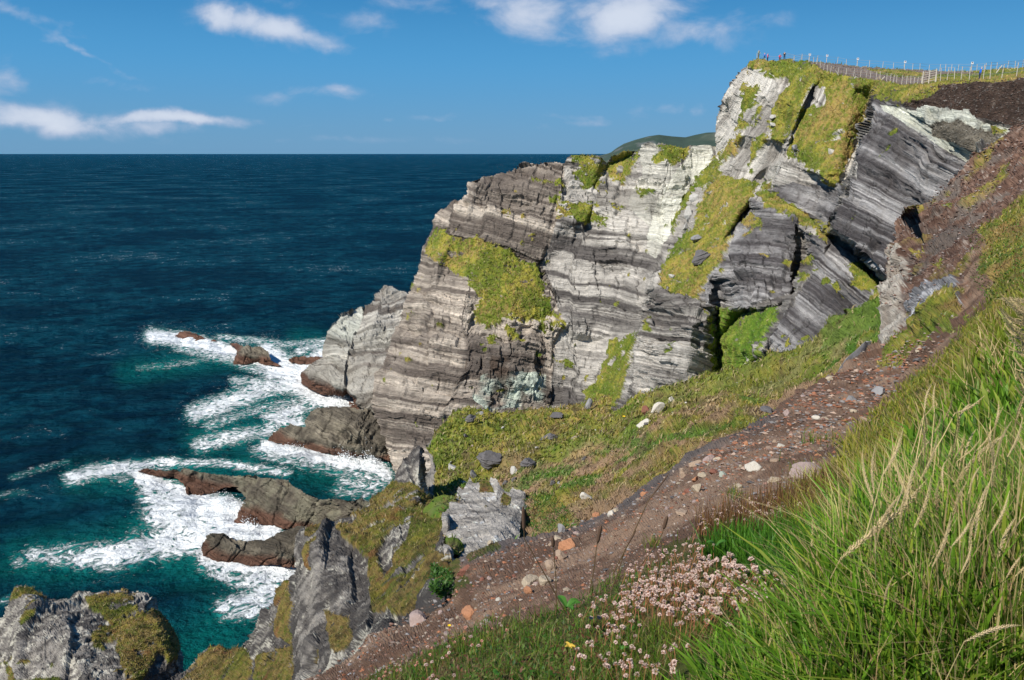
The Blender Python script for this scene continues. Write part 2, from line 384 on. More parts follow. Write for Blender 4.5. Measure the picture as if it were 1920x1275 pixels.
G_main = [  # grass patches (traced where they grow)
 [(803,455),(815,428),(828,430),(850,440),(870,452),(893,440),(903,450),(935,462),(960,475),(985,492),(1005,488),(1012,500),(1018,530),(1020,555),(1033,562),(1035,588),(1055,598),(1060,612),(1040,622),(1015,618),(1000,600),(975,598),(960,600),(935,605),(915,615),(895,600),(890,580),(905,560),(880,540),(870,520),(840,505),(820,490),(800,478)],
 [(990,330),(1030,338),(1055,340),(1056,350),(1030,345),(1000,340)],
 [(1072,292),(1110,292),(1130,300),(1138,315),(1128,340),(1118,360),(1085,348),(1072,330),(1088,312),(1072,302)],
 [(1150,292),(1165,284),(1198,284),(1200,300),(1180,330),(1175,345),(1155,343),(1138,330),(1136,315)],
 [(1225,266),(1260,272),(1290,278),(1285,300),(1262,310),(1245,300),(1235,308),(1218,300),(1240,285)],
 [(1050,380),(1090,385),(1120,380),(1120,400),(1138,408),(1130,422),(1100,420),(1060,410),(1045,400)],
 [(1145,380),(1170,380),(1172,392),(1150,394)],[(1185,352),(1225,352),(1230,362),(1195,362)],
 [(945,390),(958,392),(958,404),(944,400)],[(1030,368),(1053,368),(1050,378),(1032,378)],[(990,442),(1008,442),(1005,450),(990,449)],
 [(1040,670),(1060,672),(1078,680),(1068,690),(1050,685)],[(915,630),(935,625),(930,650),(915,648)],[(945,612),(975,630),(985,640),(970,642),(950,628)],
 # gully
 [(1345,322),(1372,330),(1420,338),(1425,345),(1410,380),(1392,398),(1365,450),(1345,490),(1325,520),(1308,560),(1290,565),(1262,556),(1240,548),(1236,505),(1248,480),(1262,462),(1285,440),(1300,430),(1310,395),(1322,372),(1325,345)],
 [(1300,340),(1325,315),(1350,290),(1370,262),(1385,248),(1395,255),(1370,290),(1345,325),(1320,345),(1300,370),(1285,390),(1272,412),(1262,440),(1260,415)],
 [(1430,330),(1445,345),(1448,358),(1475,380),(1500,392),(1530,412),(1562,425),(1560,440),(1548,460),(1535,445),(1530,430),(1500,420),(1470,400),(1440,390),(1418,372),(1430,355)],
 # upper headland
 [(1398,122),(1412,111),(1480,110),(1510,118),(1536,130),(1587,143),(1650,152),(1700,160),(1740,162),(1760,165),(1745,180),(1700,190),(1650,188),(1640,186),(1630,195),(1618,230),(1605,262),(1595,290),(1580,320),(1575,345),(1565,352),(1545,340),(1535,330),(1518,315),(1505,305),(1480,300),(1480,280),(1495,245),(1505,200),(1545,200),(1552,170),(1522,160),(1508,185),(1495,235),(1475,260),(1462,270),(1440,255),(1438,225),(1452,190),(1475,160),(1468,140),(1440,145),(1410,130)],
 [(1395,160),(1420,160),(1425,180),(1400,210),(1390,225),(1415,235),(1428,200),(1420,200),(1410,235),(1385,240),(1372,250),(1395,190)],
 [(1410,260),(1430,245),(1440,258),(1425,285),(1412,300),(1400,315),(1408,285)],
 [(1338,572),(1400,582),(1440,576),(1468,568),(1455,600),(1440,630),(1426,660),(1430,672),(1390,700),(1335,705),(1340,640)],
 [(1148,640),(1175,635),(1195,620),(1185,660),(1170,720),(1155,760),(1100,760),(1095,740),(1125,700),(1130,670)],
 [(1590,503),(1610,500),(1640,520),(1655,545),(1630,545),(1605,525)],[(1495,510),(1515,512),(1518,530),(1500,528)],[(1545,522),(1562,525),(1558,540),(1545,535)],[(1560,538),(1590,550),(1588,565),(1570,558)],[(1490,490),(1520,498),(1530,482),(1515,480)],
 [(1390,410),(1420,405),(1430,425),(1395,430)],
 [(1320,585),(1333,600),(1338,690),(1330,700),(1328,620)],
 [(1865,240),(1890,245),(1885,255),(1862,250)],
 [(1620,510),(1650,560),(1640,570),(1600,540)],
]
P_dirt = [(1508,116),(1565,119),(1608,125),(1659,128),(1734,132),(1772,134),(1822,134),(1840,140),(1790,138),(1760,140),(1740,150),(1728,160),(1690,160),(1649,151),(1587,142),(1536,129)]
P_greenplat = [(1625,130),(1690,131),(1735,138),(1725,146),(1690,146),(1650,140)]
P_brown = [(1735,168),(1765,158),(1800,152),(1860,153),(1925,146),(2060,140),(2060,262),(1920,240),(1880,232),(1840,222),(1800,214),(1750,205),(1700,200),(1700,190),(1720,185)]
P_white = [(1650,200),(1690,205),(1740,205),(1770,210),(1800,218),(1830,225),(1870,235),(1912,245),(1880,260),(1830,292),(1800,300),(1770,280),(1745,262),(1725,250),(1705,235),(1660,215)]
P_rubble = [(1745,238),(1770,228),(1800,232),(1830,245),(1880,248),(1870,265),(1830,285),(1810,282),(1780,265),(1748,255)]
P_slabw = [(1303,274),(1342,275),(1335,300),(1300,345),(1272,400),(1245,450),(1225,480),(1205,470),(1215,420),(1235,370),(1262,330)]
P_slabw2 = [(1200,270),(1230,265),(1245,300),(1262,310),(1262,340),(1240,370),(1215,420),(1180,390),(1180,350),(1205,330)]
P_drip = [(870,690),(885,650),(1025,650),(1030,765),(960,790),(880,770)]
P_greenwhite = [(905,705),(1022,700),(1025,760),(905,770),(880,745)]
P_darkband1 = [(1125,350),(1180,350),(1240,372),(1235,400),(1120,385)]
P_dark1 = [(1412,378),(1500,418),(1492,470),(1485,550),(1390,582),(1308,562),(1330,510),(1350,460),(1385,400)]
P_dark2 = [(1502,432),(1560,455),(1648,530),(1690,600),(1600,680),(1426,670),(1470,590),(1530,500)]
P_dark3 = [(1640,188),(1700,205),(1835,290),(1900,300),(1760,460),(1700,580),(1560,428),(1590,345)]
P_dark4 = [(1465,300),(1580,350),(1560,428),(1450,375),(1448,345)]
P_upper = [(1340,275),(1341,215),(1380,145),(1412,111),(1640,150),(1600,330),(1440,350),(1345,335)]
P_l2 = [(870,330),(1060,300),(1040,470),(1010,490),(840,440)]
P_pill = [(1225,548),(1340,575),(1340,710),(1165,760)]
P_left = [(600,300),(880,300),(1060,300),(1045,420),(1015,500),(1060,612),(1040,640),(1030,770),(860,860),(700,930)]
def bedding(P, px, py, regs, base, warp=3., ws=.03, k=.105):
    x, y, z = P[..., 0], P[..., 1], P[..., 2]
    w = fbm(x*ws, y*ws, z*ws, 3, 21)*warp+fbm(x*.15, y*.15, z*.15, 3, 22)*warp*.16
    def f(a):
        a = math.radians(a); return (px*math.sin(a)-py*math.cos(a))*k+w, (px*math.cos(a)+py*math.sin(a))*k+1.5*w
    s, q = f(base)
    wx = px+8*vn(x*.1, y*.1, z*.1, 23); wy = py+8*vn(x*.1, y*.1, z*.1, 24)
    for poly, a in regs:
        m = inside(poly, wx, wy); s2, q2 = f(a); s = np.where(m, s2+a, s); q = np.where(m, q2, q)
    s = s+3.4*vn(s*.13, 0*s+.5, 0*s+.5, 27)+1.1*vn(s*.45, 0*s+.5, 0*s+.5, 28)
    # small throws along steep joints
    qq = q/15+.25*fbm(x*.08, y*.08, z*.08, 3, 25); s = s+3.2*(stepv(qq, 26, .06)-.5)
    return s, q
def cracks(P, s, q, sc=1.):
    x, y, z = P[..., 0], P[..., 1], P[..., 2]
    qq = q/15+.25*fbm(x*.08, y*.08, z*.08, 3, 25); fr = np.abs(qq-np.round(qq))
    a = sst(.012, .0, fr)*.35*sst(-.1, .3, vn(x*.1, y*.1, z*.1, 50))
    q2 = q/4.2*sc+.35*fbm(x*.2, y*.2, z*.2, 3, 47)+h1(np.floor(s/3.2), 48)*7; f2 = np.abs(q2-np.round(q2))
    return np.maximum(a, .7*sst(.03, .0, f2)*sst(-.05, .35, vn(x*.15, y*.15, z*.15, 49)))
def rock_col(P, s, q, pale, dark, sc=1., bias=0., streak=.25):
    x, y, z = P[..., 0], P[..., 1], P[..., 2]
    b = 0.
    for t, w, sd in ((6.5, .55, 1), (2.4, .6, 2), (.95, .7, 3), (.45, .75, 4)):
        ss = s/t*sc+.25*fbm(x*.2*sc, y*.2*sc, z*.2*sc, 2, 70+sd)
        b = b+w*(stepv(ss, 30+sd, .35)-.5)
    bm = .45+.75*sst(-.35, .4, fbm(x*.05*sc, y*.05*sc, z*.06*sc, 3, 46))
    b = b*bm/1.15+.5*fbm(x*.07*sc, y*.07*sc, z*.09*sc, 4, 41)+.16*fbm(x*.8*sc, y*.8*sc, z*1.4*sc, 3, 42)+bias
    c = lerp(dark+0*P, pale, sst(-.55, .6, b))*(1-cracks(P, s, q, sc))[..., None]
    # thin dark joints along beds
    k = s/1.3*sc+.15*vn(x*.4, y*.4, z*.4, 43); fr = np.abs(k-np.round(k))
    c = c*(1-.5*(sst(.05, .0, fr)*sst(-.1, .4, vn(x*.12*sc, y*.12*sc, z*.5*sc, 44))))[..., None]
    st = fbm(x*.9*sc, y*.9*sc, z*.07*sc, 3, 45)
    c = c*(1-streak*sst(.1, .6, st))[..., None]
    return c
def rock_disp(P, s, q, sc=1., amp=1.):
    x, y, z = P[..., 0]*sc, P[..., 1]*sc, P[..., 2]*sc
    d = 0.; w = .22*fbm(x*.25, y*.25, z*.25, 4, 61, .6)
    on = .55+.9*sst(-.3, .4, fbm(x*.07, y*.07, z*.07, 3, 64))
    for t, ww, a, sd in ((8., 10, 1.5, 1), (3.3, 5.5, 1.0, 2), (1.35, 3.0, .65, 3), (.6, 1.8, .32, 4)):
        u = s*sc/t+w; k = np.floor(u); g = u-k
        bl = blockv(u, q*sc/ww+w, 80+sd, .06)-.5
        d = d+a*on*(bl*1.1+(g-.5)*(h1(k, 90+sd)-.25)*.8)
    d = d+.8*fbm(x*.06, y*.06, z*.06, 3, 62)+.22*fbm(x*.6, y*.6, z*.8, 4, 63, .65)
    return d*amp/sc
BIAS = [([(880,345),(985,312),(1055,306),(1040,430),(960,400),(870,380)], -.5), ([(840,395),(1030,430),(1010,490),(850,440)], -.2), ([(1145,345),(1215,340),(1210,480),(1140,470)], .35), ([(1145,400),(1215,390),(1200,500),(1130,460)], .4),
 ([(1040,480),(1110,480),(1120,560),(1040,560)], .2), ([(720,650),(860,640),(870,720),(730,720)], .35), ([(700,720),(870,740),(860,860),(730,880)], -.15), ([(1035,630),(1150,600),(1140,740),(1040,700)], .45), ([(870,620),(1020,620),(1020,705),(880,700)], -.5),
 ([(770,560),(870,580),(870,640),(750,640)], -.2), ([(1230,555),(1300,575),(1290,640),(1210,620)], -.1), ([(1200,640),(1290,650),(1280,680),(1190,680)], .45), ([(1190,680),(1290,690),(1290,720),(1175,730)], -.3), ([(1062,295),(1140,300),(1120,370),(1050,370)], .6), ([(1195,270),(1300,270),(1260,340),(1180,340)], .4),
 ([(1640,190),(1830,290),(1760,330),(1630,250)], -.2), ([(1600,330),(1700,420),(1690,470),(1590,380)], .25), ([(1480,490),(1640,560),(1600,640),(1500,600)], .3), ([(1426,640),(1500,640),(1500,680),(1426,680)], .5), ([(1310,540),(1400,400),(1410,480),(1350,560)], .2)]
def main_color(P, N, px, py):
    x, y, z = P[..., 0], P[..., 1], P[..., 2]
    wx = px+7*fbm(x*.14, y*.14, z*.14, 4, 91, .65); wy = py+7*fbm(x*.14, y*.14, z*.14, 4, 92, .65)
    s, q = bedding(P, px, py, [(P_left, 13), (P_l2, 17), (P_upper, -60), (P_dark1, 4), (P_dark4, 22), (P_dark2, 38), (P_dark3, 26), (P_pill, 13)], 5, 2.1)
    bi = 0*px
    for pl, v_ in BIAS: bi = np.where(inside(pl, wx, wy), v_*(.45 if v_ > 0 else .8), bi)
    bi = blur(bi, 3)
    c = rock_col(P, s, q, A3(.57, .53, .47), A3(.110, .098, .090), 1., bi-.09)
    n = fbm(x*.1, y*.1, z*.1, 3, 95)
    lft = inside(P_left, wx, wy)
    c = np.where(lft[..., None], rock_col(P, s, q, A3(.58, .50, .41), A3(.145, .118, .098), 1., bi-.02, .35), c)
    for pl in (P_dark1, P_dark2, P_dark3, P_dark4):
        m = inside(pl, wx, wy)
        c = np.where(m[..., None], rock_col(P, s, q, A3(.50, .48, .465), A3(.085, .076, .076), 1.3, bi-.14, .15), c)
    m = inside(P_upper, wx, wy); c = np.where(m[..., None], rock_col(P, s, q, A3(.68, .64, .57), A3(.20, .18, .16), 1.2, bi+.08, .25), c)
    for pl, a in ((P_slabw, .9), (P_slabw2, .45)):
        m = inside(pl, wx, wy)
        c = np.where(m[..., None], lerp(c, A3(.76, .745, .63)*(1+.15*n[..., None]), a*np.ones_like(n)*(.9-.55*sst(.0, .5, stepv(s/1.1, 99)-.6))), c)
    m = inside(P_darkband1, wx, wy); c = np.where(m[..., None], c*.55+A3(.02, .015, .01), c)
    m = inside(P_greenwhite, wx, wy); c = np.where(m[..., None], lerp(c, A3(.56, .63, .53), sst(-.25, .25, fbm(x*.25, y*.25, z*.5, 3, 101))*.85), c)
    m = inside(P_drip, wx, wy); dr = sst(.0, .35, fbm(x*.5, y*.5, z*.05, 3, 102)); c = np.where(m[..., None], lerp(c, A3(.075, .05, .035), dr*.8), c)
    m = inside(P_white, wx, wy); c = np.where(m[..., None], lerp(c, A3(.70, .71, .60), .6+.35*sst(-.3, .3, n+.3*fbm(x*.6, y*.6, z*1.5, 3, 103))), c)
    n2 = fbm(x*.9, y*.9, z*1.3, 4, 105, .7)
    br = A3(.075, .050, .038)*(1+n2[..., None]*.8)+(A3(.14, .13, .11)*sst(.35, .6, n2)[..., None])
    m = inside(P_rubble, wx, wy); c = np.where(m[..., None], A3(.13, .115, .09)*(1.1+1.2*n2[..., None]), c)
    m = inside(P_brown, wx, wy); c = np.where(m[..., None], br, c)
    c = np.clip(c, .012, .8)
    g = np.zeros(px.shape, bool)
    hf = vn(x*1.3, y*1.3, z*1.6, 113); wx2 = px+11*fbm(x*.22, y*.22, z*.3, 5, 93, .75)+5*hf; wy2 = py+13*fbm(x*.22, y*.22, z*.3, 5, 94, .75)+6*vn(x*1.1, y*1.1, z*1.9, 114)
    for pl in G_main: g |= inside(pl, wx2, wy2)
    plat = inside([(1482,100),(2070,100),(2070,138),(1925,146),(1860,153),(1765,160),(1690,162),(1649,153),(1587,143),(1536,130)], px, py)
    g |= plat
    # small tufts on ledges
    g |= (fbm(x*.35, y*.35, z*.35, 3, 97) > .54) & (N[..., 2] > .3) & ~inside(P_white, px, py) & ~inside(P_brown, px, py) & (px < 1690)
    # bare rock ribs poking through
    hole = (fbm(x*.3, y*.3, z*.45, 5, 98, .68) > np.where(px < 1250, .25, .33)) & ~plat
    g &= ~hole
    gc = grass_col(P, 1.0)
    gc = np.where((inside([(1330,560),(1480,560),(1440,720),(1330,720)], px, py))[..., None], gc*A3(.75, 1.08, .8), gc)
    up = inside(G_main[16], px, py)
    oc = sst(-.1, .5, fbm(x*.3+z*.25, y*.3, z*.3, 3, 104)+.35*sst(190, 120, py))
    gc = np.where(up[..., None], lerp(gc, A3(.36, .21, .085), oc*.8), gc)
    gc = np.where((inside(P_dirt, px, py) & ~inside(P_greenplat, px, py))[..., None], A3(.22, .17, .14)*(1+.3*n2[..., None]), gc)
    c = np.where(g[..., None], gc, c)
    return c, g.astype(float), (s, q, plat)
def main_disp(P, N, px, py, veg, ex):
    s, q, plat = ex; x, y, z = P[..., 0], P[..., 1], P[..., 2]
    d = rock_disp(P, s, q, 1., 1.0)-.7*cracks(P, s, q)
    gd = .35+.5*fbm(x*.15, y*.15, z*.15, 3, 110)+.42*fbm(x*.8, y*.8, z*.8, 5, 111, .68)
    v = blur(veg, 1)
    d = d*(1-v)+(gd+.35*rock_disp(P, s, q, 1., 1.))*v
    br = inside(P_brown, px, py) | inside(P_rubble, px, py)
    br = blur(br.astype(float), 6); d = d*(1-br)+br*1.0*fbm(x*.35, y*.35, z*.35, 5, 112, .65)
    edge = sst(6, 22, py-115-(px-1490)*.085)
    d = np.where(plat, d*.12, d)
    return d
mat_far = terrain_mat('cliff_rock', 1.6, .26, .45, .75)
mat_mid = terrain_mat('slope_ground', 5.0, .07)
mat_near = terrain_mat('track_ground', 22., .018)
mat_crag = terrain_mat('crag_rock', 6.0, .10, .6)
hd = layer('headland', M_out, ML, 1.55, 2, mat_far, main_disp, main_color, 1.0, 2.0, 9)
tag(hd, 'tall banded grey cliff headland with yellow-green grass ledges and a fenced turf top', 'cliff', kind='structure')
# ------------------------------------------------------------------ seaward point
T_out = [(563,718),(566,700),(578,688),(592,674),(602,668),(606,645),(614,620),(622,605),(642,588),(668,574),(690,566),(700,552),(712,540),(722,533),(735,536),(745,542),(765,550),(800,560),(800,840),(730,880),(700,800),(690,775),(655,768),(655,743),(630,742),(600,737),(580,728)]
TL = [[(560,720,0),(580,730,0),(600,738,0),(655,746,0),(700,800,0),(735,885,0)],
 [(563,700,-3),(590,705,-6),(640,725,-6),(680,755,-8)],
 [(578,688,-7),(602,668,226),(614,620,230),(642,588,236),(690,566,242),(722,533,246),(765,550,244),(800,560,240)],
 [(640,640,222),(635,690,212)],[(700,600,228),(690,650,218),(680,700,208)],[(660,610,230),(655,660,217)],[(760,600,232),(740,700,200),(730,800,176)],[(800,840,170)]]
def tip_color(P, N, px, py):
    x, y, z = P[..., 0], P[..., 1], P[..., 2]
    s, q = bedding(P, px, py, [([(560,690),(620,600),(680,570),(660,640),(640,760),(560,740)], 12)], -14, 3.5, .035)
    c = rock_col(P, s, q, A3(.50, .47, .41), A3(.12, .10, .085), 1.0, .02)
    m = sst(.35, .6, stepv(s/7+.3, 131, .3)); c = lerp(c, A3(.56, .58, .50), m*.6*sst(8, 14, z))
    wet = sst(6.5, 3.5, z+1.5*fbm(x*.2, y*.2, z*.2, 3, 132)); c = lerp(c, A3(.115, .058, .038), wet)
    g = sst(12, 8, z+2*fbm(x*.3, y*.3, z*.3, 2, 133))*(1-wet); c = lerp(c, A3(.12, .11, .08), g*.3)
    return c, 0*px, (s, q)
def tip_disp(P, N, px, py, veg, ex): return rock_disp(P, ex[0], ex[1], 1.1, 1.05)
o = layer('cliff_point', T_out, TL, 1.7, 2, mat_far, tip_disp, tip_color, 1.0, 3, 10)
tag(o, 'lower banded cliff point jutting into white surf at the seaward foot of the headland', 'cliff', kind='structure')
# ------------------------------------------------------------------ sea rocks
def searock(name, out, lines, label, hue=0, green=0., sc=1.6, dip=30):
    def col(P, N, px, py):
        x, y, z = P[..., 0], P[..., 1], P[..., 2]
        s, q = bedding(P, px, py, [], dip, 2.2, .08)
        n = fbm(x*.35, y*.35, z*.5, 4, 141, .6)
        c = lerp(A3(.095, .080, .060)+0*P, A3(.215, .185, .135), sst(-.4, .5, n+.4*(stepv(s/1.2, 142, .3)-.5)))
        c = lerp(c, A3(.17, .165, .11), np.full(n.shape, green)*sst(-.2, .3, n))
        wet = sst(2.9, 1.6, z+1.0*fbm(x*.3, y*.3, z*.3, 2, 143)); c = lerp(c, A3(.13, .068, .045)*(1+.3*n[..., None]), wet)
        k = q/4.6+.9*fbm(x*.12, y*.12, z*.12, 3, 145); fr = np.abs(k-np.round(k)); c = c*(1-.6*sst(.05, .0, fr)*(vn(x*.2, y*.2, z*.2, 144) > .0))[..., None]; c = c*(1+.45*fbm(x*1.2, y*1.2, z*1.2, 4, 146, .7))[..., None]
        return c, 0*px, (s, q)
    def dis(P, N, px, py, veg, ex):
        x, y, z = P[..., 0], P[..., 1], P[..., 2]; k = ex[1]/4.6+.9*fbm(x*.12, y*.12, z*.12, 3, 145); fr = np.abs(k-np.round(k))
        return rock_disp(P, ex[0], ex[1], 2.0, 1.1)-.35*sst(.06, 0, fr)
    o = layer(name, out, lines, sc, 1, mat_far, dis, col, .35, 3, 8)
    return tag(o, label, 'rock', 'wave-washed rocks in the surf below the cliff')
searock('sea_rock', [(326,632),(335,622),(347,619),(356,620),(372,626),(385,632),(412,641),(385,644),(350,640)],
 [[(326,634,0),(350,641,0),(385,645,0),(415,642,0)],[(335,622,-1.6),(352,619,-2.2),(372,626,-1.3),(412,640,-.2)]], 'small low brown rock farthest out in the white surf', sc=1.2)
searock('sea_rock', [(431,645),(445,644),(460,651),(467,647),(490,651),(503,659),(510,675),(530,689),(500,686),(482,681),(462,684),(438,684),(438,676),(447,664)],
 [[(431,650,0),(438,684,0),(462,685,0),(482,681,0),(500,686,0),(532,690,0)],[(431,645,-.6),(445,644,-1),(465,648,-4.3),(490,651,-4.2),(503,659,-3.5),(512,675,-1.5),(530,688,-.2)],[(455,665,-3),(490,668,-2.6)]], 'humped brown rock in the surf with a thin spine at its left end', sc=1.2)
searock('sea_rock', [(538,674),(548,668),(570,666),(604,668),(604,682),(570,684),(548,681)],
 [[(536,677,0),(548,682,0),(570,685,0),(606,684,0)],[(548,668,-1.3),(570,666,-1.8),(604,668,-2)]], 'flat reddish brown rock awash just off the cliff point', sc=1.2)
searock('sea_rock', [(500,826),(508,815),(522,803),(545,794),(560,798),(572,800),(570,788),(583,769),(603,762),(650,763),(690,768),(712,786),(728,808),(736,835),(734,866),(690,852),(660,860),(640,858),(600,851),(560,838),(520,831)],
 [[(500,828,0),(520,832,0),(560,839,0),(600,852,0),(640,859,0),(665,861,0),(736,872,0)],[(508,813,-1.5),(522,803,-3),(545,794,-4.5),(572,800,-5),(583,769,-5.5),(603,762,-7),(650,763,-8.5),(690,768,-9),(712,786,-8),(728,808,-6.5),(736,835,-4)],[(560,822,-3),(600,826,-3.2),(640,835,-4),(690,840,-4)],[(600,790,-6),(660,800,-7.5)]], 'large dark grey rock with a brown tidal band at the foot of the cliff', sc=1.5)
searock('sea_reef', [(253,883),(275,878),(310,880),(340,882),(346,875),(376,885),(420,890),(440,892),(472,890),(488,894),(515,896),(542,900),(548,908),(575,925),(600,935),(640,937),(700,940),(740,960),(740,1030),(690,1010),(620,1000),(560,992),(530,992),(505,985),(470,984),(436,985),(440,972),(458,945),(452,925),(440,914),(420,915),(400,925),(375,930),(350,928),(345,910),(335,898),(300,893),(275,890)],
 [[(250,885,0),(275,891,0),(300,894,0),(340,903,0),(350,929,0),(375,931,0),(400,926,0),(436,985,0),(470,985,0),(505,987,0)],[(275,878,-1.2),(340,881,-2.5),(376,885,-3.2),(440,892,-4),(488,893,-6.8),(542,900,-7),(575,925,-7.5),(640,937,-9),(740,960,-12)],[(440,914,-2),(450,935,-2.5),(452,960,-1)],[(490,900,-6.4),(480,940,-3.5),(460,975,-.8)],[(505,987,0),(560,992,-1),(620,1000,-3),(740,1030,-6)],[(560,950,-5),(620,970,-5)]], 'long broken reef of olive grey rock with white water pouring over its middle', green=.5, sc=1.5)
searock('sea_rock', [(378,1022),(384,1005),(396,997),(420,1000),(432,1008),(455,1010),(480,1013),(498,1012),(512,1002),(530,995),(560,985),(620,990),(620,1080),(560,1066),(530,1062),(500,1060),(470,1062),(440,1060),(420,1058),(400,1050),(380,1042)],
 [[(376,1040,0),(400,1052,0),(440,1062,0),(500,1063,0),(560,1070,0),(620,1085,0)],[(384,1005,-3),(396,997,-4.5),(432,1008,-3.4),(480,1013,-3.2),(512,1002,-4),(560,985,-6.5),(620,990,-8)],[(400,1022,-3),(480,1035,-2.4),(560,1035,-4)]], 'low blocky red-brown rock ledge below the reef, nearest the camera in the surf', sc=1.5)
# ------------------------------------------------------------------ sea stack bottom left
S_out = [(-260,1330),(-260,1180),(-120,1190),(-40,1180),(0,1150),(10,1125),(28,1100),(45,1098),(58,1102),(75,1112),(90,1122),(130,1125),(140,1113),(160,1108),(200,1109),(215,1103),(235,1104),(262,1108),(290,1114),(296,1122),(298,1140),(312,1155),(325,1175),(338,1210),(348,1240),(346,1258),(330,1270),(330,1420),(-260,1420)]
SL = [[(0,1150,52),(28,1100,54),(58,1102,54),(90,1122,53),(130,1125,52),(160,1108,53),(215,1103,54),(262,1108,54),(294,1115,53)],
 [(60,1130,49),(45,1200,44),(30,1275,41),(30,1400,36)],[(110,1150,47.5),(130,1200,43),(160,1275,38.5),(170,1400,34)],
 [(180,1140,50),(210,1180,47),(235,1230,42),(250,1275,39),(260,1400,35)],[(250,1135,50.5),(270,1140,49.5),(295,1170,47.5),(310,1210,44.5),(322,1245,42.5),(330,1400,38)],
 [(296,1120,55),(300,1142,54),(326,1175,51),(348,1240,47),(352,1262,46),(352,1400,44)],
 [(-120,1190,50),(-260,1180,52)],[(-260,1420,40)],[(0,1275,43)]]
G_stack = [[(28,1102),(60,1103),(75,1114),(92,1124),(70,1122),(45,1118),(22,1125)],
 [(160,1120),(190,1112),(230,1112),(250,1120),(262,1150),(285,1142),(303,1150),(325,1180),(338,1212),(330,1235),(318,1240),(308,1225),(295,1225),(280,1250),(262,1290),(262,1330),(240,1300),(232,1260),(215,1215),(222,1200),(205,1205),(195,1218),(175,1210),(172,1190),(185,1170),(210,1172),(190,1150),(165,1138)],
 [(8,1240),(20,1245),(35,1275),(110,1270),(120,1300),(110,1340),(0,1340),(20,1270)],[(52,1150),(70,1148),(60,1162),(48,1180),(42,1170)]]
def crag_col(P, px, py, sc=1., dark=0.):
    x, y, z = P[..., 0]*sc, P[..., 1]*sc, P[..., 2]*sc
    n = fbm((x+.35*z)*.5, y*.5, z*.13, 5, 151, .62); n2 = fbm((x+.35*z)*2.4, y*2.4, z*.7, 4, 152, .7)
    c = lerp(A3(.058, .052, .048)+0*P, A3(.25, .228, .20), sst(-.35, .5, n+1.0*n2+.35*fbm(x*6, y*6, z*3, 3, 155, .7)-dark))
    li = sst(.12, .34, fbm(x*1.7, y*1.7, z*1.7, 5, 153, .78)+.25*fbm(x*.2, y*.2, z*.2, 2, 154))
    c = lerp(c, A3(.56, .53, .44), li*.75)
    return c
def crag_disp(P, sc=1., amp=1., dip=70):
    a = math.radians(dip); x, y, z = P[..., 0]*sc, P[..., 1]*sc, P[..., 2]*sc
    w = .22*fbm(x*.3, y*.3, z*.3, 3, 161)
    s = x*math.sin(a)+z*math.cos(a)+.25*y+w; q = x*math.cos(a)-z*math.sin(a)+.3*y+w
    d = 0.
    for t, ww, am, sd in ((3.4, 6.5, .75, 1), (1.3, 3.6, .5, 2), (.5, 2.0, .2, 3)):   # tilted slabs: a step plus a slope inside each block
        u = s/t; kk = np.floor(u); g = u-kk
        d = d+am*((blockv(u, q/ww, 170+sd, .1)-.5)*.8+(g-.5)*(h1(kk, 175+sd)-.35)*1.1)
    return (d+.10*fbm(x*.9, y*.9, z*.5, 4, 162, .6)+.17*fbm(x*4, y*4, z*3, 4, 163, .75))*amp/sc
def mk(gpolys, wsc, wamp, dip=70, amp=1., tone=.25, sc=1., dark=0., auto=.5, holes=.5):
    def col(P, N, px, py):
        x, y, z = P[..., 0], P[..., 1], P[..., 2]
        c = crag_col(P, px, py, sc, dark)
        if dark < -.5: c = np.clip(c*1.45*(1+.8*fbm(x*1.1+z*.5, y*1.1, z*.35, 5, 189, .7))[..., None], .03, .6)
        wx = px+wamp*fbm(x*wsc, y*wsc, z*wsc, 4, 181, .65); wy = py+wamp*fbm(x*wsc, y*wsc, z*wsc, 4, 182, .65)
        g = np.zeros(px.shape, bool)
        for pl in gpolys: g |= inside(pl, wx, wy)
        g &= ~(fbm(x*.8, y*.8, z*.8, 4, 183, .6) > holes*.6)
        g |= (fbm(x*.9, y*.9, z*.9, 4, 184, .6) > auto) & (N[..., 2] > .1)
        gc = grass_col(P, 2.5, tone)*.66*(1-.5*sst(.0, .35, fbm(x*1.4, y*1.4, z*1.4, 4, 188, .7)))[..., None]
        rd = sst(.3, .5, fbm(x*.7, y*.7, z*.7, 3, 185)); gc = lerp(gc, A3(.20, .075, .035), rd*.6)
        c = np.where(g[..., None], gc, c)
        return c, g.astype(float), None
    def dis(P, N, px, py, veg, ex):
        x, y, z = P[..., 0], P[..., 1], P[..., 2]; v = blur(veg, 1)
        gd = .12+.22*fbm(x*.6, y*.6, z*.6, 3, 186)+.16*fbm(x*2.5, y*2.5, z*2.5, 4, 187, .6)
        return crag_disp(P, sc, amp, dip)*(1-.75*v)+gd*v
    return col, dis
c_, d_ = mk(G_stack, .5, 8, 35, .8, .2)
o = layer('sea_stack', S_out, SL, 2.2, 2, mat_crag, d_, c_, .3, 4, 10)
tag(o, 'rocky sea stack with a brown-green turf cap standing in the water at bottom left', 'sea stack')
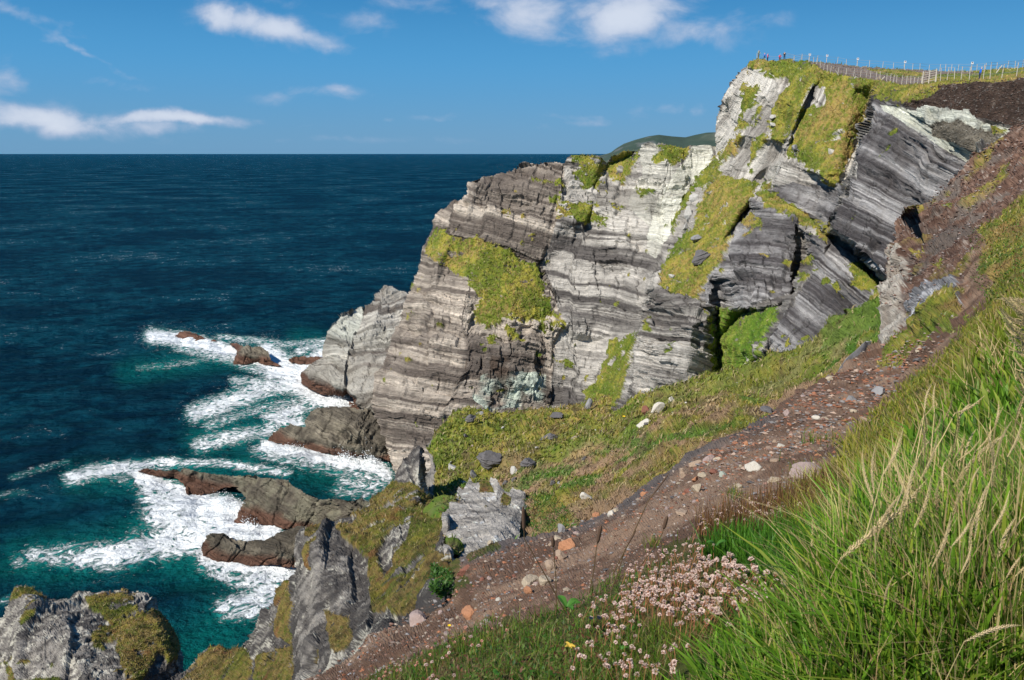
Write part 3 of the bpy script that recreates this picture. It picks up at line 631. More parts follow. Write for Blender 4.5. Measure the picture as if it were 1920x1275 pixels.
# ------------------------------------------------------------------ crag between track and sea
C_out = [(785,832),(792,850),(797,900),(806,938),(815,945),(826,940),(834,965),(838,1010),(848,1050),(858,1110),(850,1200),(700,1260),(640,1330),(200,1340),(230,1290),(345,1252),(362,1238),(380,1218),(395,1208),(415,1205),(440,1217),(468,1200),(482,1180),(490,1150),(505,1125),(520,1105),(545,1085),(556,1070),(553,1030),(556,1000),(568,990),(600,985),(612,975),(640,966),(680,950),(692,940),(700,925),(715,915),(738,903),(745,885),(760,862)]
CL = [[(785,830,46),(760,862,45),(740,900,43),(695,938,41),(640,966,39),(600,985,37),(556,995,35.5)],
 [(785,832,46),(788,870,42),(786,905,40.5),(806,940,39)],[(796,840,49),(800,880,48),(812,925,46)],
 [(556,995,35.5),(553,1040,34),(556,1080,32.5),(560,1140,29),(570,1200,26),(590,1262,22)],
 [(620,1000,34),(625,1060,30),(640,1130,26),(660,1180,22),(640,1240,18)],
 [(700,960,37),(690,1020,32),(700,1090,27),(720,1150,20),(700,1190,15)],
 [(770,960,35),(775,1040,27),(780,1100,20),(775,1150,14)],
 [(850,920,34),(850,1000,27),(840,1050,20),(830,1110,13)],
 [(900,1000,25),(880,1080,16),(850,1200,9)],
 [(545,1085,36),(520,1105,37),(490,1150,37),(480,1185,36),(470,1225,33),(440,1300,29)],
 [(470,1200,44),(440,1217,44),(415,1205,44),(380,1218,43),(345,1252,43),(230,1290,43)],
 [(420,1240,38),(400,1300,33)],[(500,1180,33),(530,1250,27),(540,1330,22)],[(640,1330,14),(700,1260,10)],[(560,990,35.5),(605,1060,30)],[(200,1340,40)]]
G_crag = [[(700,930),(740,905),(780,912),(800,940),(830,930),(855,960),(830,1000),(820,1040),(850,1060),(845,1100),(800,1110),(780,1150),(740,1160),(725,1130),(712,1100),(740,1060),(765,1020),(770,980),(740,990),(715,1010),(700,1050),(680,1040),(650,1010),(625,985),(650,968),(690,950)],
 [(575,990),(600,990),(595,1010),(585,1040),(590,1080),(575,1060),(570,1020)],[(518,1105),(548,1085),(550,1130),(545,1180),(552,1210),(520,1190),(515,1150)],
 [(610,1150),(650,1160),(665,1190),(655,1215),(630,1230),(620,1200)],[(390,1210),(425,1208),(470,1225),(470,1270),(440,1290),(340,1290),(350,1255),(385,1225)],
 [(480,1230),(550,1210),(560,1275),(540,1340),(470,1340)],[(690,1020),(715,1060),(720,1110),(745,1150),(700,1150),(690,1100)]]
c_, d_ = mk(G_crag, .6, 9, 72, .75, .42, 1.1, .2)
o = layer('crag', C_out, CL, 2.0, 2, mat_crag, d_, c_, .22, 4, 9)
tag(o, 'steep dark grey crag streaked with brown turf falling from the track to the sea', 'crag', kind='structure')
# spiky outcrop in front of the grass slope
O_out = [(836,1062),(832,1010),(826,960),(830,942),(842,936),(850,938),(860,912),(868,918),(880,896),(890,908),(904,903),(914,908),(920,897),(932,899),(940,916),(952,926),(960,915),(970,922),(984,920),(990,938),(982,958),(976,985),(972,1030),(930,1050),(880,1070)]
OL = [[(862,900,39),(882,880,40),(912,900,39.5),(935,888,40),(962,912,38.5),(985,915,38)],[(838,930,34),(890,940,33),(930,940,33),(980,940,34)],[(840,1000,26),(880,985,27),(920,980,27.5),(955,975,28.5),(990,985,30)],[(845,1050,20),(880,1035,20.5),(920,1018,22),(975,1020,24)],[(860,1065,18)]]
OL_ = [[(862,900,31),(882,880,32),(912,900,31),(935,888,31.5),(962,912,30),(985,915,30)],[(822,950,31),(838,930,31)],[(850,930,29),(862,980,25),(865,1045,18)],[(890,930,28.5),(885,990,24),(880,1035,19)],
 [(905,930,29),(915,980,25),(920,1018,20)],[(945,940,28),(950,980,25)],[(838,1000,24),(845,1060,17)],[(890,905,33),(896,940,30)],[(918,895,33),(925,940,29)],[(860,1060,16)]]
c_, d_ = mk([[(895,905),(915,905),(930,925),(900,925)],[(940,925),(960,940),(955,955),(940,950)]], .6, 6, 80, .38, .5, 1.3, -.6, .62)
o = layer('rock_outcrop', O_out, OL, 1.3, 2, mat_crag, d_, c_, .03, 2.5, 9)
tag(o, 'jagged pale grey rock outcrop with pointed crests below the boulder-strewn grass', 'rock outcrop')
# ------------------------------------------------------------------ grassy saddle
A_out = [(800,905),(798,880),(795,850),(800,835),(808,822),(815,808),(830,792),(845,778),(858,767),(880,765),(900,772),(920,775),(960,775),(1000,770),(1040,765),(1060,755),(1090,745),(1110,735),(1125,725),(1145,735),(1150,762),(1170,745),(1200,735),(1250,720),(1300,708),(1340,700),(1390,698),(1425,690),(1440,676),(1480,655),(1510,640),(1545,625),(1575,600),(1610,580),(1645,555),(1700,560),(1760,640),(1740,880),(1400,1090),(1100,1240),(960,1220),(950,1080),(900,1050),(845,1045),(800,960)]
AL = [[(800,840,60),(815,808,64),(858,767,70),(920,775,70),(1000,770,70),(1060,755,70),(1125,725,72),(1160,755,66),(1250,720,64),(1340,700,62),(1425,690,58),(1440,676,58),(1510,640,54),(1575,600,50),(1645,555,46),(1700,560,44)],
 [(800,905,50),(830,930,44),(850,960,38),(880,1000,33),(900,1040,28)],[(900,850,56),(900,890,50),(950,910,43),(960,960,36)],[(1030,800,60),(1050,850,51),(1060,900,42),(1050,950,34)],[(1150,790,58),(1150,850,48),(1150,900,37)],
 [(1250,750,57),(1250,800,48),(1250,850,38)],[(1340,730,55),(1350,780,44)],[(1450,700,52),(1470,740,40)],[(1560,650,47),(1560,690,40)],[(1640,600,43),(1640,640,37)],
 [(980,1000,30),(1080,980,27),(1180,930,28.5),(1280,880,30),(1400,800,32),(1560,710,34),(1640,660,36),(1700,700,30)],[(860,1060,20),(1000,1050,22),(1100,1030,22),(1280,930,26),(1400,850,28),(1560,760,30)],[(950,1230,13),(1100,1230,14.5),(1400,1080,18),(1740,880,23)],[(1000,1120,18),(1250,1030,21),(1500,880,25)]]
def sad_color(P, N, px, py):
    x, y, z = P[..., 0], P[..., 1], P[..., 2]
    near = sst(62, 44, y)
    c = grass_col(P, 1.6, -.02)
    c = lerp(c, grass_col(P, 3.2, .12), near)
    n = fbm(x*.5, y*.5, z*.5, 4, 201, .6); n2 = fbm(x*.25, y*.25, z*.25, 3, 202)
    c = lerp(c, A3(.34, .22, .14), sst(-.12, .2, n+.3*n2)*near*.9)
    c = lerp(c, A3(.065, .15, .015), sst(.0, .22, n2-.5*n)*near*.85)
    c = lerp(c, A3(.13, .085, .05), sst(.12, .3, fbm(x*.9, y*.9, z*1.6, 4, 206, .65))*.7)
    c = c*(.78+.22*sst(-.3, .3, n2))[..., None]
    c = lerp(c, A3(.115, .19, .02), inside([(1330,700),(1700,540),(1700,640),(1480,720),(1380,740)], px, py)*.45*sst(-.3, .3, n))
    v = np.ones_like(px)
    edge = inside([(795,945),(812,930),(812,870),(800,835),(815,808),(858,767),(850,762),(790,800),(780,860)], px+5*n*3, py)
    c = np.where(edge[..., None], crag_col(P, px, py, 1., -.3), c)
    return c, v*(1-edge), None
def sad_disp(P, N, px, py, veg, ex):
    x, y, z = P[..., 0], P[..., 1], P[..., 2]
    return 1.5*fbm(x*.12, y*.12, z*.12, 3, 203)+.75*fbm(x*.45, y*.45, z*.7, 4, 204, .6)+.22*fbm(x*2.4, y*2.4, z*2.4, 4, 205, .65)
o = layer('grass_slope', A_out, AL, 1.8, 6, mat_mid, sad_disp, sad_color, .35, 2, 12)
tag(o, 'steep grassy saddle strewn with boulders between the track and the cliff', 'slope', kind='structure')
# ------------------------------------------------------------------ near ground: dirt track, scree bank, turf
B_out = [(380,1420),(480,1330),(545,1288),(600,1262),(650,1232),(672,1215),(690,1190),(730,1178),(780,1165),(800,1150),(840,1130),(850,1090),(842,1060),(860,1048),(880,1036),(920,1022),(960,1012),(1000,1008),(1040,995),(1080,982),(1105,965),(1140,952),(1200,915),(1250,890),(1290,850),(1330,828),(1380,805),(1440,775),(1470,748),(1500,728),(1540,705),(1570,695),(1600,672),(1640,640),(1650,620),(1660,600),(1648,570),(1650,545),(1662,520),(1665,480),(1672,455),(1680,430),(1688,405),(1705,388),(1740,375),(1762,360),(1790,330),(1815,305),(1832,290),(1855,270),(1880,252),(1905,240),(1922,232),(1990,205),(2250,190),(2250,1600),(380,1600)]
BL = [[(545,1288,8),(650,1232,8.5),(690,1190,9.5),(780,1165,9.5),(840,1130,9.5),(842,1060,11),(880,1036,11),(960,1012,11.5),(1080,982,12),(1140,952,12.5),(1250,890,14.5),(1330,828,17),(1440,775,20),(1500,728,24),(1570,695,28),(1640,640,34),(1655,590,37),(1650,545,40),(1665,480,44),(1685,410,49),(1740,375,50),(1790,330,50),(1832,290,50),(1880,252,49),(1922,232,47),(1990,205,44),(2250,190,34)],
 [(560,1420,3.6),(700,1300,4.3),(800,1230,4.6),(900,1180,4.9),(1000,1130,5.1),(1100,1080,5.2),(1200,1010,5.8),(1300,950,6.7),(1400,900,7.8),(1500,850,9.4),(1600,790,13),(1660,745,18),(1700,700,22)],
 [(380,1600,2.3),(700,1420,2.5),(900,1275,2.9),(1100,1200,2.95),(1250,1100,3.1),(1400,1010,3.6),(1500,960,4.2),(1600,900,5.1),(1700,820,7),(1760,740,9.5),(1820,660,12.5),(1860,600,15.5)],
 [(700,1600,1.75),(1100,1420,1.8),(1300,1275,2.0),(1500,1150,2.2),(1700,1020,2.6),(1850,900,3.3),(1920,800,4.2),(2000,700,5.2),(2250,600,5.2)],
 [(1100,1600,1.45),(1500,1420,1.5),(1800,1275,1.55),(2000,1150,1.75),(2250,1000,1.9),(2250,1600,1.3)],
 [(1700,640,28),(1760,600,24),(1800,590,22)],[(1690,480,41),(1720,540,35),(1740,600,27)],[(1760,420,44),(1800,480,34),(1820,550,25)],[(1850,380,42),(1880,450,30),(1900,520,20)],[(1920,300,43),(1940,400,31)],[(2050,300,34),(2050,450,20),(2250,400,16)],
 [(1640,640,36),(1690,605,33),(1720,600,30)],[(1718,500,37),(1722,560,33)],[(1708,450,42),(1705,520,39)]]
P_turf = [(560,1600),(600,1330),(660,1285),(700,1262),(760,1240),(830,1215),(900,1195),(1000,1170),(1070,1150),(1130,1110),(1180,1080),(1230,1045),(1290,1010),(1330,985),(1400,960),(1480,935),(1540,900),(1570,870),(1590,830),(1640,790),(1680,750),(1700,720),(1740,690),(1775,650),(1800,610),(1830,590),(1850,560),(1860,520),(1830,500),(1850,440),(1880,400),(1930,360),(2000,330),(2250,300),(2250,1600)]
P_scree = [(1650,560),(1665,480),(1685,405),(1740,372),(1832,285),(1922,225),(2250,180),(2250,310),(1930,360),(1870,400),(1840,450),(1800,520),(1760,560),(1700,600)]
P_palerk = [(1660,470),(1700,470),(1705,520),(1700,560),(1690,580),(1700,600),(1680,640),(1650,650),(1640,610),(1655,570),(1648,545),(1660,510)]
P_greyrk = [(1700,580),(1730,530),(1790,520),(1810,560),(1800,590),(1740,620),(1712,635)]
G_near = [[(1700,620),(1735,590),(1810,540),(1800,590),(1740,640),(1700,680),(1650,690),(1640,670)],[(1690,400),(1745,375),(1740,392),(1710,402)],[(1765,382),(1788,386),(1780,402),(1766,398)],[(1708,470),(1730,462),(1722,486)],[(1735,490),(1755,482),(1750,505)],
 [(815,1060),(850,1070),(845,1110),(820,1125),(808,1100)],[(870,1030),(930,1015),(925,1035),(880,1045)],[(840,1040),(860,1060),(870,1100),(850,1120),(835,1090)]]
def near_color(P, N, px, py):
    x, y, z = P[..., 0], P[..., 1], P[..., 2]; d = np.clip(y, 2, 60)
    k = 2.2; wn = sst(24, 7, y)
    wx = px+30*fbm(px/42, py/42, 0*x, 5, 211, .72); wy = py+26*fbm(px/42+9, py/42, 0*x, 5, 212, .72)
    n = fbm(x*k, y*k, z*k, 5, 213, .65)*(1-wn)+fbm(x*7, y*7, z*7, 4, 216, .7)*wn
    n2 = fbm(x*5, y*5, z*5, 3, 214, .7)*(1-wn)+fbm(x*24, y*24, z*24, 3, 217, .75)*wn
    n3 = fbm(x*.6, y*.6, z*.6, 4, 215)
    c = lerp(A3(.105, .062, .040)+0*P, A3(.24, .16, .108), sst(-.3, .4, n3+.7*n))
    c = lerp(c, A3(.20, .085, .045), sst(.15, .45, n2)*.55)
    c = lerp(c, A3(.34, .30, .27), sst(.42, .6, n2+.15*n)*.8)
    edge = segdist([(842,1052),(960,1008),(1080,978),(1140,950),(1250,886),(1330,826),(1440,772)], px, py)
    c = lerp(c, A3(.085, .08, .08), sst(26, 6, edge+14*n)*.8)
    m = inside(P_scree, wx, wy)
    sc_ = lerp(A3(.080, .045, .032)+0*P, A3(.19, .115, .082), sst(-.35, .45, n2+.6*n)); sc_ = lerp(sc_, A3(.36, .32, .28), sst(.25, .45, n2)*.7); sc_ = lerp(sc_, A3(.13, .115, .10), sst(.0, .3, n3)*.7); sc_ = lerp(sc_, grass_col(P, 4., .25)*.7, sst(.12, .28, fbm(x*.35, y*.35, z*.5, 4, 218, .6))*.85)
    c = np.where(m[..., None], sc_, c)
    dk = inside([(1690,420),(1780,400),(1840,440),(1800,520),(1720,560),(1690,480)], wx, wy); c = np.where(dk[..., None], c*.75, c)
    m = inside(P_palerk, wx, wy); c = np.where(m[..., None], lerp(A3(.20, .17, .14)+0*P, A3(.38, .35, .30), sst(-.3, .4, n)), c)
    m = inside(P_greyrk, wx, wy); c = np.where(m[..., None], lerp(A3(.11, .11, .115)+0*P, A3(.42, .42, .43), sst(-.1, .4, n+.4*n2)), c)
    g = inside(P_turf, wx, wy)
    for pl in G_near: g |= inside(pl, wx, wy)
    gc = lerp(A3(.060, .075, .015)+0*P, A3(.15, .10, .045), sst(-.2, .4, n+.4*n3))
    far = y > 12
    gf = lerp(grass_col(P, 6., .1)*.8, A3(.20, .10, .05), sst(.0, .5, n3+.4*n)*.6); gc = np.where(far[..., None], gf, gc)
    c = np.where(g[..., None], gc, c)
    return c, g.astype(float), (k, wx, wy)
def near_disp(P, N, px, py, veg, ex):
    k, wx, wy = ex; x, y, z = P[..., 0], P[..., 1], P[..., 2]; d = np.clip(y, 2, 60)
    base = .05*fbm(x*1.6, y*1.6, z*1.6, 4, 226, .6)*sst(16, 8, y)+.012*d*fbm(x*.7, y*.7, z*.7, 3, 221)+.004*d*fbm(x*3, y*3, z*3, 4, 222, .6)+.02*fbm(x*14, y*14, z*14, 4, 223, .7)
    m = inside(P_scree, wx, wy).astype(float); m = blur(m, 4)
    base = base+m*(.010*d*fbm(x*1.1, y*1.1, z*1.1, 5, 224, .7))
    rk = blur((inside(P_palerk, wx, wy) | inside(P_greyrk, wx, wy)).astype(float), 3)
    base = base+rk*(crag_disp(P, 1.6, .7, 60)+.25)
    return base
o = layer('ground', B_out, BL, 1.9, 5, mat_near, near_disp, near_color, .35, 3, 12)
tag(o, 'brown stony dirt track and turf slope in the foreground', 'ground', kind='structure')
# ------------------------------------------------------------------ sea
def axis(lo, hi, st, far, gr=1.22):
    a = list(np.arange(lo, hi+st, st)); d = st; v = a[-1]
    up = []
    while v < far: d *= gr; v += d; up.append(v)
    d = st; v = a[0]; dn = []
    while v > -far: d *= gr; v -= d; dn.append(v)
    return np.array(dn[::-1]+a+up)
sx = axis(-190, 45, .8, 120000); sy = axis(70, 330, .8, 120000)
SX, SY = np.meshgrid(sx, sy)
SX, SY = SX, SY
fpx, fpy = project(SX, np.maximum(SY, 20), 0*SX)
foam = np.zeros_like(SX); teal = np.zeros_like(SX)
FO = [([(520,690),(560,705),(600,730)],30,1.2),([(500,665),(540,690),(590,690)],22,1.2),([(440,715),(500,720),(560,730)],12,.8),([(560,765),(520,785),(560,790)],14,1.0),([(480,1085),(530,1075),(545,1110)],22,1.1),([(420,1150),(470,1150),(510,1120)],14,.95),([(200,1050),(300,1030),(380,1010)],22,1.05),([(280,930),(330,950),(340,985)],20,1.1),([(240,880),(300,900),(330,925)],14,1.0),([(60,1040),(150,1055),(230,1055)],16,.8),([(130,900),(200,885),(250,875)],14,.95),([(640,905),(690,915),(720,900)],12,.8),([(285,632),(340,637),(400,652),(470,668),(520,690),(560,690),(600,668)],15,1.15),([(330,650),(420,672),(500,700)],12,.75),([(410,632),(470,640),(540,648),(608,640)],8,.75),
 ([(540,695),(580,725),(640,752)],26,1.35),([(600,745),(655,748)],12,1.2),([(365,775),(430,752),(500,728),(570,715)],20,.95),([(390,800),(450,775),(520,760),(600,750)],14,.7),
 ([(372,835),(440,818),(500,806),(520,790)],16,.85),([(500,780),(560,765),(600,750)],14,.9),([(500,836),(560,852),(640,868),(700,876),(722,890)],13,1.25),([(480,848),(560,868),(640,885),(722,905)],16,.75),
 ([(720,870),(725,905),(690,930),(630,925)],15,.7),([(130,905),(175,880),(260,872),(330,868)],12,.9),([(330,868),(400,868),(480,882),(540,890)],9,.85),([(170,890),(230,900),(290,905)],14,.6),
 ([(265,897),(320,915),(360,935),(420,950)],16,1.2),([(345,935),(400,960),(440,985),(500,1000)],26,1.5),([(300,965),(370,985),(440,1000)],30,1.15),([(150,1050),(230,1035),(300,1010),(360,990)],20,1.0),([(30,1052),(90,1040),(150,1030)],16,.65),
 ([(250,1000),(320,965)],14,.55),([(370,1020),(380,1045),(430,1062),(500,1070),(550,1062)],12,1.15),([(385,1060),(440,1090),(500,1095),(545,1080)],18,.85),([(420,1140),(470,1125),(520,1095),(545,1070)],17,1.05),([(410,1145),(450,1148),(490,1120)],10,.8),
 ([(500,1100),(505,1150),(480,1190)],12,.5),([(0,830),(60,800),(120,820)],9,.35),([(20,900),(80,880),(130,865)],9,.55),([(0,930),(50,925)],12,.5),([(430,1000),(505,1000)],10,1.4),([(260,690),(330,682),(420,668)],8,.55),([(620,640),(560,660)],10,.8),([(0,1130),(20,1120)],10,.6),([(640,560),(560,570)],6,.2)]
for pl, r, s in FO:
    dd = segdist(pl, fpx, fpy); foam = np.maximum(foam, s*np.exp(-(dd/(r*1.25))**2*.9)); foam = np.maximum(foam, .46*s*np.exp(-(dd/(r*2.6))**2))
FO_ = 0
TE = [([(40,1055),(200,1040),(340,970)],45,.9),([(240,695),(420,670),(560,680)],22,.8),([(350,1230),(420,1180),(500,1130)],60,1.),([(400,1240),(440,1160)],50,.9),([(480,860),(600,890),(720,920)],36,.55),([(380,830),(520,800),(620,740)],34,.8),([(480,760),(560,740)],30,.7),
 ([(150,900),(300,900),(480,870)],34,.6),([(250,1040),(400,1060),(520,1060)],45,.85),([(560,640),(620,650)],24,.6),([(300,920),(340,1000)],40,.8)]
for pl, r, s in TE: teal = np.maximum(teal, s*np.exp(-(segdist(pl, fpx, fpy)/r)**2))
nz = fbm(SX*.035, SY*.02, 0*SX, 4, 301)
teal = np.clip(teal*(1+.5*nz), 0, 1)
nearm = sst(420, 250, np.hypot(SX, SY-150))
SZ = nearm*(.7*fbm(SX*.05+SY*.03, SY*.07, 0*SX, 3, 302)+.28*fbm(SX*.22, SY*.3, 0*SX, 3, 303))+nearm*np.clip(foam, 0, 1.3)*(.45*fbm(SX*.35, SY*.35, 0*SX, 4, 304, .6)+.1)
# water piled up against the reef
for cx, cy, r, hgt in ((425,948,16,1.7),(452,955,12,1.6),(655,868,10,.9),(700,868,10,1.1),(640,750,10,.6),(545,1062,9,.7)):
    g = np.exp(-((fpx-cx)**2+((fpy-cy)*1.6)**2)/r**2); SZ += hgt*g*(.7+.6*fbm(SX*.6, SY*.6, 0*SX, 3, 305)); foam = np.maximum(foam, 1.5*np.exp(-((fpx-cx)**2+((fpy-cy)*1.6)**2)/(1.5*r)**2))
n0, n1_ = SX.shape; ids = np.arange(n0*n1_).reshape(n0, n1_)
fq = np.stack([ids[:-1, :-1].ravel(), ids[:-1, 1:].ravel(), ids[1:, 1:].ravel(), ids[1:, :-1].ravel()], 1)
m, t, b = new_mat('sea_water', .12, .5)
pos = t.a('ShaderNodeNewGeometry').outputs['Position']
fo = t.a('ShaderNodeAttribute', attribute_name='foam').outputs['Fac']; te = t.a('ShaderNodeAttribute', attribute_name='teal').outputs['Fac']
wmap = t.a('ShaderNodeMapping', i={'Vector': pos, 'Rotation': (0, 0, math.radians(-18)), 'Scale': (.85, 1.0, 1)}).outputs[0]
w1 = t.a('ShaderNodeTexNoise', i={'Vector': wmap, 'Scale': .12, 'Detail': 10, 'Roughness': .62, 'Distortion': .4}).outputs['Fac']
w2 = t.a('ShaderNodeTexNoise', i={'Vector': wmap, 'Scale': .012, 'Detail': 5, 'Roughness': .6}).outputs['Fac']
w3 = t.a('ShaderNodeTexNoise', i={'Vector': wmap, 'Scale': .9, 'Detail': 8, 'Roughness': .65, 'Distortion': .8}).outputs['Fac']
w4 = t.a('ShaderNodeTexNoise', i={'Vector': wmap, 'Scale': .22, 'Detail': 9, 'Roughness': .6, 'Distortion': 2.2}).outputs['Fac']
cap = t.m('MULTIPLY', t.ramp(t.m('ADD', t.m('MULTIPLY', w1, .5), t.m('MULTIPLY', w2, .5)), .56, .60), t.ramp(w3, .565, .64))
deep = t.mix(t.ramp(t.m('ADD', t.m('MULTIPLY', w2, .5), t.m('MULTIPLY', w1, .5)), .44, .57), (.0005, .010, .018), (.0025, .043, .062))
wc = t.mix(te, deep, (.002, .12, .10))
wc = t.mix(t.m('MULTIPLY', t.ramp(fo, .30, .85), .72), wc, (.03, .36, .31))
fr = t.m('ABSOLUTE', t.m('SUBTRACT', w4, .5))
net = t.m('ADD', t.m('MULTIPLY', t.m('SUBTRACT', w3, .5), 2.2), t.m('SUBTRACT', .28, t.m('MULTIPLY', fr, 4.0)))
fm = t.m('ADD', fo, t.m('MULTIPLY', net, .75))
fmk = t.m('MULTIPLY', t.ramp(fm, .56, .98), t.ramp(fo, .04, .2))
fmk = t.m('MAXIMUM', fmk, t.m('MULTIPLY', cap, .75))
t.l.new(t.mix(fmk, wc, (.90, .93, .93)), b.inputs['Base Color'])
t.l.new(t.m('MULTIPLY_ADD', fmk, .75, .16), b.inputs['Roughness'])
b.inputs['Specular IOR Level'].default_value = 0
wv = t.a('ShaderNodeTexNoise', i={'Vector': wmap, 'Scale': .35, 'Detail': 7, 'Roughness': .62}).outputs['Fac']
wl = t.a('ShaderNodeTexNoise', i={'Vector': wmap, 'Scale': .045, 'Detail': 4, 'Roughness': .55}).outputs['Fac']
hh = t.m('ADD', t.m('MULTIPLY', t.m('MULTIPLY', wv, 2.2), t.m('MULTIPLY_ADD', fmk, -.75, 1)), t.m('MULTIPLY', wl, 6.0))
hh = t.m('ADD', hh, t.m('MULTIPLY', t.m('MULTIPLY', w3, fmk), .5))
bn = t.a('ShaderNodeBump', i={'Height': hh, 'Strength': 1.0, 'Distance': 2.4}).outputs[0]
t.l.new(bn, b.inputs['Normal'])
fz = t.a('ShaderNodeFresnel', i={'IOR': 1.33, 'Normal': bn}).outputs[0]
gl = t.a('ShaderNodeBsdfGlossy', i={'Color': (.30, .80, 1, 1), 'Roughness': .22, 'Normal': bn})
fz = t.m('MULTIPLY', t.m('MULTIPLY', fz, .40), t.m('SUBTRACT', 1, fmk))
ms = t.a('ShaderNodeMixShader', i={0: fz, 1: b.outputs[0], 2: gl.outputs[0]})
t.l.new(ms.outputs[0], t.n['Material Output'].inputs[0])
sea = raw_mesh('sea', np.stack([SX, SY, SZ], -1).reshape(-1, 3), fq, m, None, {'foam': foam.ravel(), 'teal': teal.ravel()}, smooth=True)
tag(sea, 'deep blue-green Atlantic water with white surf round the rocks', 'sea', kind='structure')
# ------------------------------------------------------------------ distant hills
def hill(name, ridge, dist, depth, label):
    xs = np.linspace(ridge[0][0], ridge[-1][0], 160); ys = np.interp(xs, [r[0] for r in ridge], [r[1] for r in ridge])
    top = np.array([[*at(a, b_, dist)] for a, b_ in zip(xs, ys)])
    V = []; K = np.linspace(-1, 1, 60)
    for k in K:
        prof = (1-abs(k))**.8; y = dist+k*depth*(1 if k > 0 else .8); s = y/dist
        V.append(np.stack([top[:, 0]*s, np.full(len(xs), y), top[:, 2]*prof], 1))
    V = np.concatenate(V).reshape(60, 160, 3); V[..., 2] = np.maximum(V[..., 2]*(1+.12*fbm(V[..., 0]*.004, V[..., 1]*.004, 0*V[..., 0], 5, 401)*np.abs(K)[:, None]*3)-1, -3)
    x, y, z = V[..., 0], V[..., 1], V[..., 2]; n = fbm(x*.006, y*.006, z*.01, 5, 402, .65)
    c = lerp(A3(.038, .062, .045)+0*V, A3(.10, .115, .085), sst(-.2, .4, n))
    c = lerp(c, A3(.14, .14, .14), sst(.25, .45, fbm(x*.012, y*.012, z*.03, 4, 403))*.6)
    i = np.arange(60*160).reshape(60, 160); f = np.stack([i[:-1, :-1].ravel(), i[:-1, 1:].ravel(), i[1:, 1:].ravel(), i[1:, :-1].ravel()], 1)
    o = raw_mesh(name, V.reshape(-1, 3), f, mat_hill, c.reshape(-1, 3), {'veg': np.zeros(V.size//3)}, smooth=True)
    return tag(o, label, 'hill', kind='structure')
mat_hill = terrain_mat('hill_ground', .01, 10)
hill('hill', [(1080,293),(1105,290),(1125,291),(1145,285),(1155,277),(1170,268),(1190,261),(1215,254),(1235,251),(1260,254),(1285,256),(1305,251),(1325,247),(1350,246),(1400,238),(1500,230),(1700,240)], 2600, 900, 'dark green hill across the water beyond the headland')
# ------------------------------------------------------------------ world, sun
SUN_EL, SUN_AZ = math.radians(44), math.radians(-128)     # azimuth measured from +Y clockwise
w = bpy.data.worlds.new('World'); scn.world = w; w.use_nodes = True; t = NT(w); t.n.clear()
sky = t.a('ShaderNodeTexSky', sky_type='NISHITA', sun_disc=False, sun_elevation=SUN_EL, sun_rotation=SUN_AZ, altitude=50, air_density=1.0, dust_density=.3, ozone_density=3.0)
gen = t.a('ShaderNodeTexCoord').outputs['Generated']
sep = t.a('ShaderNodeSeparateXYZ', i={0: gen}).outputs
yy = t.m('MAXIMUM', sep[1], .05); U = t.m('DIVIDE', sep[0], yy); W = t.m('DIVIDE', sep[2], yy)
uw = t.a('ShaderNodeCombineXYZ', i={0: U, 1: W}).outputs[0]
CLD = [(500,52,75,22,.95,12),(430,32,32,22,.95,20),(590,76,60,14,.7,10),(660,45,60,20,.35,5),(545,8,45,18,.4,0),(1000,22,75,36,.8,5),(960,5,90,16,.6,0),(1170,30,85,34,1.,-15),(1110,62,50,24,.6,0),(1320,50,95,28,.6,0),(1250,5,90,22,.85,0),(1200,88,110,14,.35,-5),
 (70,222,130,20,.95,2),(310,222,105,9,.95,0),(280,238,60,12,.6,0),(8,140,34,28,.6,0),(60,25,80,13,.5,22),(118,52,40,10,.42,-25),(105,72,26,9,.42,0),(160,92,70,7,.52,26),(800,8,80,16,.35,0),(520,182,60,11,.28,5),(640,172,50,10,.35,0),(200,155,90,9,.2,8),(590,236,30,4,.4,0),(920,210,22,10,.22,0),(1080,216,55,7,.3,0),(1200,212,30,14,.42,0),(1250,208,25,10,.4,0),(1305,210,18,10,.4,0),(1010,240,20,8,.3,0),(800,216,40,6,.18,0),(730,222,16,4,.2,0),(1100,10,60,40,.6,0),(700,262,260,7,.16,0),(1120,225,120,9,.25,0),(450,262,200,8,.18,0),(860,218,30,6,.25,0),(560,168,40,7,.25,0),(400,150,50,6,.15,0)]
dn = t.a('ShaderNodeTexNoise', i={'Vector': uw, 'Scale': 9, 'Detail': 5, 'Roughness': .6}).outputs['Color']
dsub = t.a('ShaderNodeVectorMath', operation='SUBTRACT', i={0: dn, 1: (.5, .5, .5)}).outputs[0]
dsc = t.a('ShaderNodeVectorMath', operation='MULTIPLY', i={0: dsub, 1: (.10, .035, 0)}).outputs[0]
uwd = t.a('ShaderNodeVectorMath', operation='ADD', i={0: uw, 1: dsc}).outputs[0]
acc = None
for (cx, cy, rx, ry, s, rot) in CLD:
    a_, b_, c_ = rays(cx, cy); u0, w0 = float(a_/b_), float(c_/b_); k = 1/(F*float(b_))
    mp = t.a('ShaderNodeMapping', vector_type='TEXTURE', i={'Vector': uwd, 'Location': (u0, w0, 0), 'Rotation': (0, 0, math.radians(-rot)), 'Scale': (rx*k*1.75, ry*k*1.8, 1)}).outputs[0]
    r2 = t.a('ShaderNodeVectorMath', operation='DOT_PRODUCT', i={0: mp, 1: mp}).outputs['Value']
    g = t.m('MULTIPLY', t.m('EXPONENT', t.m('MULTIPLY', r2, -1.6)), s)
    acc = g if acc is None else t.m('MAXIMUM', acc, g)
cmap = t.a('ShaderNodeMapping', i={'Vector': uw, 'Scale': (1, 1.9, 1)}).outputs[0]
cn = t.a('ShaderNodeTexNoise', i={'Vector': cmap, 'Scale': 11, 'Detail': 9, 'Roughness': .58, 'Distortion': .3}).outputs['Fac']
